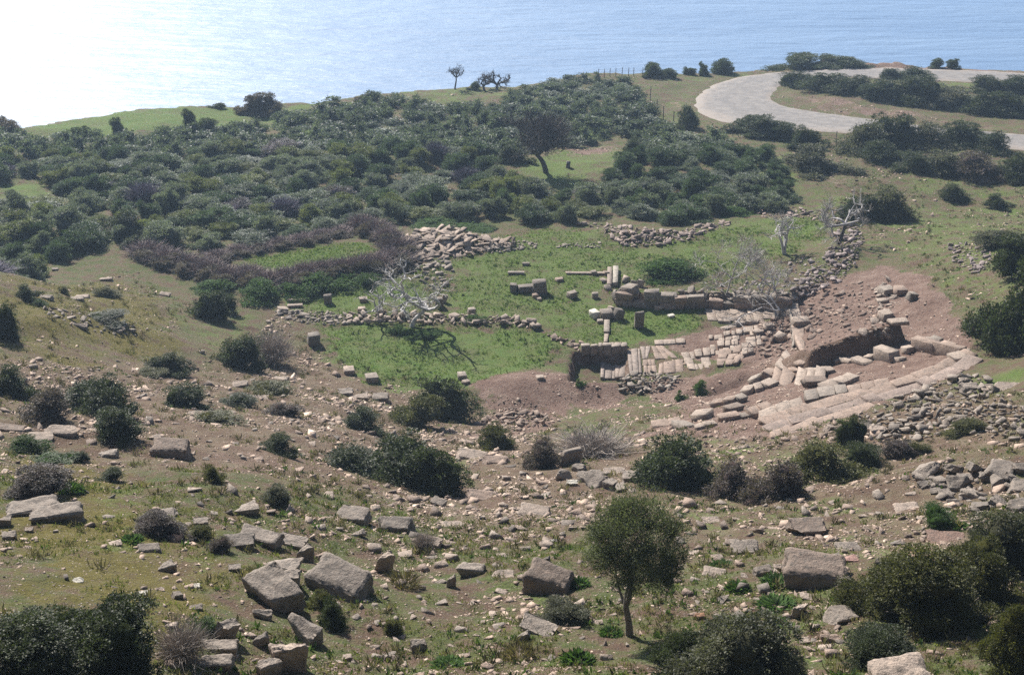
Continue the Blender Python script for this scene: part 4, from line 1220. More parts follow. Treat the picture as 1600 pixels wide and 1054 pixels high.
flags(t, [(1236, 510), (1256, 510), (1262, 545), (1242, 546)], 3, 1, color=PINK, lift=0.16, thick=.4)
row(t, [(1222, 472), (1232, 492), (1238, 520), (1240, 545)], 5, 0.16, 0.5, 'kerb_block', GREY, sink=.2)
PLK = (.34, .275, .235)
t = E(958, 578, 'plank_paving', 'row of long narrow stone planks in the bottom of the sunken pit', 'paving')
flags(t, [(940, 565), (978, 566), (976, 590), (938, 593)], 1, 4, 'stone_plank', color=PLK, lift=0.16, thick=.25, jit=.3, tilt=.05)
t = E(1000, 565, 'stepped_paving', 'long narrow stone planks beside and above the sunken pit', 'paving')
flags(t, [(981, 548), (1000, 545), (1003, 584), (984, 587)], 1, 3, 'stone_plank', color=PLK, lift=0.1, thick=.35, jit=.3, tilt=.06); flags(t, [(1001, 542), (1017, 541), (1012, 560), (1004, 561)], 1, 2, 'stone_plank', color=PLK, lift=0.06, thick=.35, jit=.2); flags(t, [(1004, 562), (1022, 561), (1026, 582), (1006, 585)], 2, 3, 'stone_plank', color=PINK, lift=0.05, thick=.35, jit=.3)
flags(t, [(1018, 541), (1036, 541), (1060, 560), (1024, 562)], 2, 3, color=PINK, lift=0.06)
flags(t, [(1022, 533), (1070, 530), (1071, 537), (1023, 540)], 1, 3, color=PALE, lift=.12)
flags(t, [(1030, 568), (1066, 562), (1068, 580), (1028, 586)], 1, 4, 'stone_plank', color=PINK, lift=.06, jit=.3)
t = E(1140, 535, 'broken_paving', 'broken paving of squared stones on bare earth above the ditch', 'paving')
flags(t, [(1106, 526), (1184, 508), (1192, 540), (1110, 556)], 4, 6, 'paving_stone', color=PALE, lift=0.16, miss=.22, jit=.25, tilt=.06, gap=.06)
flags(t, [(1063, 551), (1108, 545), (1112, 576), (1076, 579)], 3, 4, 'paving_stone', color=PALE, lift=0.14, miss=.15, jit=.25, tilt=.05, gap=.06)
flags(t, [(1122, 548), (1178, 538), (1152, 572), (1118, 575)], 4, 3, 'paving_stone', color=PINK, lift=0.16, miss=.12, jit=.25, tilt=.05, gap=.06)
row(t, [(1160, 556), (1178, 552)], 2, .8, .5, 'paving_stone', PALE)
t = E(1245, 580, 'stone_landing', 'landing of large pale flags where the drain strip meets the seats', 'paving')
flags(t, [(1228, 557), (1246, 561), (1227, 582), (1210, 578)], 2, 1, color=PALE, lift=.2); flags(t, [(1249, 563), (1262, 562), (1246, 583), (1230, 583)], 2, 1, color=PINK, lift=.2)
flags(t, [(1247, 584), (1290, 584), (1288, 600), (1240, 602)], 1, 3, color=PALE, lift=.22); flags(t, [(1210, 582), (1242, 588), (1232, 604), (1204, 600)], 1, 2, color=PINK, lift=.25, tilt=.1)
row(t, [(1263, 578), (1300, 583)], 3, .7, .45, 'flagstone', PALE, jit=.1)

t = E(1400, 610, 'lower_seat_row', 'long curving lower row of theatre seats swinging up to the right', 'seating')
TREAD = [[(1192, 664), (1240, 649), (1300, 631), (1360, 616), (1420, 599), (1470, 581), (1516, 555)], [(1198, 673), (1246, 658), (1306, 641), (1366, 625), (1426, 609), (1476, 589), (1524, 562)], [(1214, 681), (1256, 668), (1312, 650), (1368, 633)]]
for k_, (n_, wd, lf, cl) in enumerate([(9, .95, .30, PINK), (8, .95, .12, (.33, .255, .215)), (4, .9, -.02, PINK)]):
    row(t, TREAD[k_], n_, wd, .5, 'seat_slab', cl, gap=.015, jit=.015, me=None, sink=.72 - lf * .8, var=.35)
t = E(1300, 625, 'upper_seat_row', 'shorter inner row of theatre seats lying before the long curved one', 'seating')
flags(t, [(1184, 655), (1250, 632), (1256, 639), (1190, 662)], 1, 3, 'seat_slab', color=PALE, lift=.45, thick=.6); flags(t, [(1255, 623), (1320, 610), (1324, 619), (1260, 632)], 1, 3, 'seat_slab', color=GREY, lift=.42, thick=.5)
flags(t, [(1322, 612), (1386, 597), (1390, 604), (1326, 620)], 1, 3, 'seat_slab', color=PINK, lift=.34, thick=.4)
row(t, [(1283, 613), (1308, 606)], 1, 1.0, .55, 'seat_block', PALE); row(t, [(1305, 604), (1334, 594)], 2, .9, .6, 'seat_block', PALE)
t = E(1165, 620, 'front_seat_blocks', 'broken front rows of dark-faced seat blocks on the ditch side', 'seating')
row(t, [(1112, 636), (1150, 628)], 2, .8, .55, color=PINK); row(t, [(1150, 628), (1164, 624)], 1, .7, .5, color=GREY); row(t, [(1160, 618), (1186, 612), (1210, 601)], 3, .95, .6, color=PALE); row(t, [(1172, 600), (1190, 594)], 1, .8, .7, color=GREY); row(t, [(1196, 594), (1206, 583)], 2, .8, .6, color=PINK, jit=.15)
row(t, [(1018, 668), (1064, 660)], 2, .9, .3, color=PINK); row(t, [(1084, 656), (1112, 652)], 1, .9, .75, color=PALE); row(t, [(1086, 672), (1118, 663)], 2, .45, .35, color=PALE); row(t, [(1058, 668), (1078, 668)], 1, .8, .45, color=GREY)
row(t, [(1122, 660), (1152, 653)], 1, .55, .5, color=PINK); row(t, [(1154, 654), (1176, 649)], 2, .5, .3, color=GREY); row(t, [(1134, 645), (1156, 640)], 1, .6, .5, color=BROWN); row(t, [(1170, 652), (1206, 641)], 2, .8, .65, color=PINK); row(t, [(1208, 646), (1242, 637)], 3, .4, .3, color=PALE)
t = E(1370, 552, 'trench_side_seats', 'stepped blocks and long bench along the foot of the dark earth bank', 'seating')
row(t, [(1304, 566), (1314, 565)], 1, .7, .5, color=PALE); row(t, [(1316, 565), (1357, 568)], 2, .7, .4, color=PALE); row(t, [(1352, 562), (1366, 561)], 1, .7, .5, color=PALE); row(t, [(1368, 560), (1398, 564)], 1, .8, 1.0, color=PALE); row(t, [(1400, 563), (1412, 564)], 1, .6, .4, color=PALE)
row(t, [(1413, 550), (1424, 551)], 1, .7, .6, color=PALE); row(t, [(1427, 545), (1506, 556)], 2, .65, 1.0, color=PINK, gap=.02, jit=.01)
row(t, [(1486, 568), (1506, 562)], 1, 1.0, .6, color=PALE); row(t, [(1442, 536), (1468, 537)], 2, .6, .5, color=GREY, jit=.1); row(t, [(1470, 543), (1490, 545)], 1, .7, .5, color=PINK); row(t, [(1505, 560), (1512, 552)], 1, .4, .5, color=PALE)

# the stage wall, courses of squared blocks
t = E(1090, 478, 'stage_wall', 'ruined stage wall of dark squared blocks below the round leafy patch', 'wall')
pts_ = SKENE - [0, 0.25]
pl = np.column_stack([pts_, np.zeros(len(pts_))]); pl = resample(pl, 60)
s = np.concatenate([[0], np.cumsum(np.linalg.norm(np.diff(pl[:, :2], axis=0), axis=1))])
for c_, (hh_, n_) in enumerate([(0.62, 13), (0.55, 12)]):
    cut = np.linspace(0, s[-1], n_ + 1); cut[1:-1] += RNG.uniform(-.3, .3, n_ - 1) * s[-1] / n_
    for k_, (a, b) in enumerate(zip(cut[:-1], cut[1:])):
        if c_ == 1 and k_ in (1, 6, 7): continue
        pa = [np.interp(a, s, pl[:, q]) for q in (0, 1)]; pb = [np.interp(b, s, pl[:, q]) for q in (0, 1)]
        mx, my = (pa[0] + pb[0]) / 2, (pa[1] + pb[1]) / 2
        g = gz(mx, my - 0.5)
        put(t, 'wall_block', random.choice(ME_BLOCK), (mx, my, g + (0.6 if c_ else 0)), math.hypot(pb[0] - pa[0], pb[1] - pa[1]) - .05, .6, hh_ * RNG.uniform(.9, 1.25), math.atan2(pb[1] - pa[1], pb[0] - pa[0]) + RNG.normal(0, .04), random.choice([GREY, GREY, PINK, DGREY]), RNG.normal(0, .03), RNG.normal(0, .03), .06)
t = E(1032, 472, 'masonry_pier', 'big dark block of masonry standing proud in the stage wall', 'wall')
row(t, [(1006, 477), (1030, 477)], 1, 1.0, 1.5, 'wall_block', GREY, jit=.02, sink=.1); row(t, [(1031, 478), (1058, 478)], 1, 1.0, 1.3, 'wall_block', DGREY, jit=.02, sink=.1); row(t, [(1022, 483), (1056, 482)], 2, .5, .4, 'wall_block', PALE)
t = E(975, 455, 'upright_slabs', 'two long pale slabs lying side by side at the left end of the stage wall', 'slab')
flags(t, [(949, 421), (956, 421), (956, 448), (948, 448)], 1, 1, 'slab', color=PALE, lift=.3, thick=.5); flags(t, [(958, 421), (966, 421), (965, 447), (957, 448)], 1, 1, 'slab', color=(.48, .43, .36), lift=.4, thick=.6)
t = E(975, 452, 'fallen_masonry', 'tumbled masonry blocks at the left end of the stage wall', 'masonry')
for (u, v, w, h_, c_) in [(968, 470, 20, 14, DGREY), (984, 455, 22, 12, GREY), (978, 440, 14, 10, PALE), (992, 462, 12, 10, GREY), (998, 474, 18, 6, PALE), (986, 475, 12, 8, GREY), (970, 455, 10, 8, GREY), (1000, 448, 10, 14, PALE), (960, 462, 10, 12, DGREY), (990, 444, 12, 8, GREY), (944, 440, 16, 6, PALE), (950, 452, 14, 6, GREY), (947, 430, 10, 8, PALE)]:
    p = at(u, v); m = mpp(p)
    put(t, 'block', random.choice(ME_BLOCK + ME_SMALL), p, w * m, w * m * .8, max(.25, h_ * m), random.uniform(0, 3), c_, RNG.normal(0, .2), RNG.normal(0, .2), .2)

t = E(1150, 462, 'wall_top_rubble', 'loose pale and purplish rubble heaped along the top of the stage wall', 'rubble')
STONES_LATER = (t, [(1062, 456), (1240, 458), (1242, 470), (1064, 468)])
# ------------------------------------------------------------------ single blocks on the lawn
def block(u, v, w, h, d, label, color=GREY, yaw=0.0, name='stone_block', tx=0.0, ty=0.0, sink=0.1, me=None, cat_='stone block'):
    """v is its foot in the photograph; w, h in pixels, d in metres"""
    p = at(u, v); m = mpp(p)
    H = h * m / math.cos(PITCH)
    o = put(None, name, me or random.choice(ME_BLOCK), p + Vector((0, d * .4, 0)), w * m, d, H, yaw, color, tx, ty, sink)
    return tag(o, label, cat_)

block(999, 513, 15, 25, .45, 'upright dark tombstone-like slab standing alone on the lawn', DGREY, 0.15, 'upright_slab', sink=.04, cat_='slab')
block(802, 457, 10, 13, .6, 'small upright dark block at the left end of the lying column drum', DGREY)
block(823, 457, 26, 11, .7, 'long dark block lying between two others on the upper lawn', DGREY, .08)
block(843, 460, 20, 20, .8, 'squarish dark block with a flat top on the upper lawn', DGREY, .1)
block(837, 466, 9, 6, .4, 'small pale block in front of the squarish dark one', PINK, .3); block(843, 470, 6, 4, .3, 'tiny pale block at the foot of the squarish dark one', PALE, .5)
block(806, 429, 24, 4, .4, 'thin dark beam lying on the upper lawn', GREY, .02); block(822, 415, 11, 4, .4, 'short dark beam farthest back on the upper lawn', GREY, -.05)
block(915, 429, 58, 3, .35, 'very long thin pale beam lying on the upper lawn', PALE, -.02); block(928, 430, 8, 6, .4, 'small grey block resting on the long pale beam', GREY, .3)
block(874, 440, 11, 5, .5, 'small flat stone halfway along the upper lawn', PINK, .2); block(894, 466, 13, 10, .6, 'dark faced block alone left of the stage wall', GREY, .4); block(930, 466, 10, 8, .5, 'small pale-topped block just left of the stage wall', GREY, .1)
block(929, 498, 13, 11, .8, 'pale cubic block at the left of the small stone cluster', WHITE, .5); block(948, 499, 18, 12, .9, 'dark rounded block in the small stone cluster', GREY, .2); block(966, 500, 14, 16, .6, 'tilted dark slab in the small stone cluster', DGREY, .5, ty=.4)
block(955, 488, 10, 8, .5, 'pale pointed stone on top of the small stone cluster', PALE, .8, ty=.3); block(938, 505, 9, 5, .5, 'small grey stone below the pale cubic block', GREY, .1); block(980, 480, 14, 6, .7, 'flat grey stone right of the small stone cluster', GREY, .2)
t = E(947, 525, 'slab_path', 'narrow line of slabs running from the stone cluster towards the pit', 'slab')
flags(t, [(944, 503), (953, 503), (952, 522), (943, 522)], 1, 1, 'slab', color=GREY, lift=.25, thick=.4); flags(t, [(944, 523), (951, 523), (949, 537), (943, 537)], 2, 1, 'slab', color=PALE, lift=.15, thick=.3); block(943, 541, 12, 3, .3, 'thin sill stone at the end of the narrow slab line', PINK)
block(1049, 496, 9, 4, .4, 'small pale stone on the grass right of the tombstone-like slab', WHITE, .3); block(512, 475, 12, 14, .6, 'short dark stone post behind the rubble wall', DGREY, .1, 'stone_post', cat_='stone post')
block(465, 472, 28, 4, .4, 'long flat pale stone behind the rubble wall', PALE, 0); block(461, 480, 22, 4, .4, 'second flat pale stone behind the rubble wall', PALE, .05); block(441, 487, 14, 5, .7, 'tilted pale slab at the left end of the rubble wall', PALE, .5, ty=.2)
block(567, 472, 12, 6, .6, 'pale flat stone left of the dead fig tree', PALE, .2); block(565, 488, 12, 7, .6, 'pale block on the rubble wall left of the fig', PALE, .1); block(686, 480, 12, 14, .5, 'dark block standing right of the dead fig tree', DGREY, .2); block(694, 473, 8, 13, .3, 'pale slab leaning on the dark block by the fig', PALE, .3, ty=.3); block(737, 491, 11, 9, .6, 'lone rounded stone on the lawn right of the fig', GREY, .3)
block(844, 593, 11, 5, .5, 'small pale stone on the lawn edge near the pit', PALE, .1); block(580, 598, 18, 10, .9, 'grey boulder on the near edge of the round lawn', GREY, .3); block(545, 585, 16, 8, .8, 'pale flat boulder at the left edge of the round lawn', PALE, .2); block(722, 593, 13, 8, .7, 'grey stone by the tall bush at the lawn edge', GREY, .2); block(728, 600, 11, 5, .5, 'small pale stone by the tall bush at the lawn edge', PALE, .5)
block(490, 540, 18, 18, 1.0, 'tall dark stone at the lawn edge by the scree', DGREY, .3); block(1385, 500, 17, 12, .9, 'pale squared block in the stone line above the bank', PALE, .15); block(1405, 507, 28, 6, .7, 'long pale slab beside the squared block above the bank', PALE, .1)
block(1408, 462, 17, 11, .9, 'squared block with dark face at the top of the excavation', PINK, .1); block(1426, 470, 13, 12, .7, 'dark leaning block at the top right of the excavation', GREY, .3, ty=.25); block(1386, 462, 18, 12, .9, 'dark-faced block at the head of the stone line', GREY, .2)
block(1252, 512, 24, 12, .9, 'raised block lying across the pale drain strip', PALE, .1); block(1203, 515, 16, 7, .8, 'pale block on the earth left of the drain strip', PALE, .3, tx=-.1); block(1184, 525, 14, 8, .6, 'pale block at the upper corner of the broken paving', PALE, .5); block(1220, 535, 14, 12, .7, 'tilted pale block beside the drain strip', PALE, .7, ty=-.3)
block(1275, 603, 36, 10, 1.0, 'hollow dark block in front of the stone landing', BROWN, .05)

# rubble lines and heaps whose stones can be picked apart ------------
def stones_in(parent, poly_px, n, wlo, whi, color, name='stone', hi=(0.5, 0.8), pile=0.0, tone=0.2, flat=0.0, along=None):
    """n stones over a photograph outline, sizes in photograph pixels, spread evenly"""
    B = np.array(poly_px, float)
    cand = RNG.uniform(B.min(0), B.max(0), (n * 60, 2))
    cand = cand[in_poly(cand[:, 0], cand[:, 1], B) > 0]
    sel = []
    md = 1.0
    area = 0.5 * abs(np.dot(B[:, 0], np.roll(B[:, 1], 1)) - np.dot(B[:, 1], np.roll(B[:, 0], 1)))
    md = 0.78 * math.sqrt(area / n * 2)
    for c_ in cand:
        if all(((c_[0] - a) ** 2 + ((c_[1] - b) * 2) ** 2) > md ** 2 for a, b in sel): sel.append(c_)
        if len(sel) >= n: break
    P = cast_px([s_[0] for s_ in sel], [s_[1] for s_ in sel], hgt)
    ctr = P.mean(0)
    for p in P:
        m = mpp(p); W = wlo * 0.7 * (whi * 1.12 / (wlo * 0.7)) ** (RNG.random() ** 1.4) * m
        H = W * RNG.uniform(*hi) * 0.66
        q = (p[0], p[1], p[2] + pile * RNG.random())
        kk = 1 + RNG.uniform(-1.3 * tone, tone); c_ = tuple(x * kk for x in color)
        put(parent, name, random.choice(ME_SMALL), q, W, W * RNG.uniform(.5, .95), H, RNG.uniform(0, 6.28), c_, RNG.normal(0, .33), RNG.normal(0, .33), .22)

t = E(715, 385, 'stone_heap', 'wide heap of large pale stones at the far end of the lawn', 'stone heap')
stones_in(t, [(628, 372), (660, 360), (712, 357), (750, 370), (788, 373), (812, 379), (770, 390), (722, 402), (668, 408), (638, 405)], 170, 13, 24, (0.37, 0.29, 0.235), hi=(.25, .5), pile=.1)
stones_in(*STONES_LATER, 70, 7, 15, GREY, pile=.15)
t = E(690, 430, 'rubble_spill', 'spill of greyer stones between the big heap and the dead fig tree', 'stone heap')
stones_in(t, [(640, 405), (700, 402), (712, 420), (700, 450), (670, 450), (640, 425)], 45, 7, 13, GREY, hi=(.5, .8))
t = E(785, 384, 'rubble_line', 'low line of small dark rubble trailing right from the big heap', 'rubble')
stones_in(t, [(740, 392), (810, 376), (842, 378), (838, 388), (770, 396)], 60, 5, 10, GREY)
t = E(925, 382, 'rubble_line', 'thin broken line of stones across the back of the upper lawn', 'rubble')
stones_in(t, [(870, 382), (940, 380), (942, 387), (872, 387)], 26, 5, 9, GREY)
t = E(1010, 372, 'rubble_bank', 'long bank of small pinkish stones under the dark scrub at the back', 'rubble')
stones_in(t, [(900, 350), (945, 350), (1000, 358), (1060, 362), (1110, 352), (1135, 345), (1140, 352), (1070, 376), (1035, 384), (975, 386), (940, 362)], 170, 6, 13, (0.36, 0.28, 0.24))
t = E(1315, 400, 'rubble_ridge', 'ridge of purplish rubble running down from the black-trunked bare tree', 'rubble')
stones_in(t, [(1312, 355), (1340, 352), (1350, 375), (1335, 415), (1310, 440), (1270, 462), (1240, 470), (1236, 452), (1290, 410), (1300, 380)], 190, 6, 12, (0.31, 0.25, 0.235), pile=.25)
t = E(1230, 440, 'rubble_scatter', 'scattered purplish rubble on the terrace above the stage wall', 'rubble')
stones_in(t, [(1090, 452), (1180, 440), (1250, 405), (1300, 400), (1260, 455), (1200, 468), (1100, 464)], 130, 5, 10, (0.30, 0.25, 0.235))
t = E(1250, 336, 'rubble_line', 'pinkish rubble strip at the back of the right lawn', 'rubble')
stones_in(t, [(1180, 330), (1240, 324), (1320, 340), (1310, 350), (1240, 340), (1185, 340)], 70, 5, 9, (0.34, 0.26, 0.23))
t = E(640, 500, 'rubble_wall', 'low rubble wall curving across the lawn behind the dead fig tree', 'wall')
stones_in(t, [(545, 492), (640, 492), (720, 495), (800, 497), (842, 506), (846, 515), (790, 508), (720, 508), (640, 506), (545, 506)], 130, 7, 16, PALE, pile=.2)
t = E(480, 500, 'rubble_strip', 'broad strip of small rubble left of the dead fig tree', 'rubble')
stones_in(t, [(432, 487), (500, 487), (548, 492), (548, 508), (500, 508), (445, 500)], 110, 6, 12, GREY)
t = E(870, 528, 'stone_edging', 'short row of low stones between the lawn and the pit', 'edging')
stones_in(t, [(845, 515), (880, 528), (910, 538), (905, 548), (862, 532)], 18, 7, 13, PINK)
t = E(940, 550, 'pit_wall', 'low wall of rough stones along the far side of the sunken pit', 'wall')
row(t, [(908, 549), (980, 548)], 6, .55, .8, 'stone', GREY, me=None, jit=.1, sink=.3); row(t, [(950, 541), (980, 541)], 3, .5, .35, 'stone', PALE, jit=.1)
t = E(1010, 600, 'rubble_mound', 'mound of small dark and pale stones between pit and ditch', 'rubble')
stones_in(t, [(965, 592), (1020, 582), (1062, 590), (1050, 610), (1000, 618), (970, 610)], 80, 6, 12, GREY, pile=.15)
t = E(808, 660, 'rubble_heap', 'small heap of pale broken stones at the foot of the spoil mound', 'rubble')
stones_in(t, [(745, 662), (790, 640), (850, 645), (866, 660), (820, 675), (760, 680)], 100, 6, 13, PINK, pile=.2)
t = E(1375, 480, 'stone_line', 'line of pale rounded stones climbing the excavated bank', 'stone line')
stones_in(t, [(1372, 440), (1392, 440), (1398, 470), (1390, 500), (1388, 525), (1345, 530), (1350, 515), (1372, 500), (1368, 470)], 46, 10, 18, PALE, hi=(.4, .65))
t = E(1300, 490, 'excavated_rubble', 'reddish rubble strewn on the top of the excavated bank', 'rubble')
stones_in(t, [(1262, 460), (1340, 440), (1370, 450), (1368, 510), (1340, 530), (1275, 550), (1262, 520)], 150, 4, 13, (.27, .195, .155), pile=.0)
t = E(1205, 520, 'earth_rubble', 'loose stones on the bare earth between broken paving and drain strip', 'rubble')
stones_in(t, [(1185, 505), (1232, 500), (1238, 550), (1190, 558), (1180, 535)], 55, 7, 14, PINK, pile=.1)
t = E(1440, 640, 'rubble_bank', 'wide bank of tumbled grey rubble below the right end of the seats', 'rubble')
stones_in(t, [(1340, 655), (1400, 628), (1470, 598), (1540, 585), (1560, 620), (1600, 640), (1600, 690), (1500, 680), (1440, 690), (1360, 690)], 280, 8, 18, GREY, pile=.2, hi=(.5, .85))
t = E(1200, 675, 'seat_rubble', 'loose small stones scattered under the left end of the seats', 'rubble')
stones_in(t, [(1090, 682), (1200, 680), (1320, 655), (1330, 690), (1200, 705), (1100, 700)], 90, 6, 13, PINK)
t = E(180, 500, 'knoll_rubble', 'band of grey stones across the left knoll', 'rubble')
stones_in(t, [(65, 480), (130, 490), (210, 510), (215, 525), (150, 520), (70, 490)], 55, 7, 13, GREY)
t = E(1530, 400, 'hill_rubble', 'patch of purplish rubble beside the bushes at the far right', 'rubble')
stones_in(t, [(1480, 380), (1540, 385), (1560, 400), (1530, 430), (1490, 410)], 70, 6, 11, (0.31, 0.25, 0.235))
t = E(1540, 735, 'boulder_heap', 'heap of large angular boulders on the right slope', 'stone heap')
for (u, v, w, h_) in [(1445, 738, 50, 28), (1489, 735, 36, 22), (1524, 734, 34, 20), (1563, 738, 50, 26), (1553, 760, 38, 32), (1468, 755, 38, 22), (1494, 762, 38, 24), (1517, 775, 32, 22), (1590, 765, 40, 26), (1530, 795, 40, 20), (1490, 790, 26, 18), (1560, 790, 36, 22), (1594, 795, 34, 20), (1476, 775, 24, 16), (1540, 748, 24, 18), (1508, 748, 24, 16), (1580, 748, 28, 18), (1462, 770, 20, 14), (1595, 735, 30, 18), (1446, 760, 22, 14)]:
    p = at(u, v); m = mpp(p)
    put(t, 'boulder', random.choice(ME_BOULDER + ME_HERO), p, w * m * .88, w * m * .75, h_ * m * .72, RNG.uniform(0, 6.28), shade(tuple(c * .88 for c in GREY), .2), RNG.normal(0, .3), RNG.normal(0, .3), .33)
stones_in(t, [(1430, 745), (1600, 750), (1600, 830), (1540, 830), (1470, 800)], 70, 9, 20, GREY, hi=(.5, .8))
t = E(935, 745, 'boulder_cluster', 'cluster of grey boulders in front of the pale leafless thicket', 'stone heap')
for (u, v, w, h_) in [(881, 748, 24, 18), (930, 758, 44, 24), (912, 750, 26, 18), (955, 762, 24, 18), (987, 752, 32, 20), (905, 735, 22, 14), (940, 742, 22, 12), (970, 765, 20, 12)]:
    p = at(u, v); m = mpp(p)
    put(t, 'boulder', random.choice(ME_BOULDER), p, w * m, w * m * .8, h_ * m, RNG.uniform(0, 6.28), shade(GREY, .2), RNG.normal(0, .25), RNG.normal(0, .25), .25)

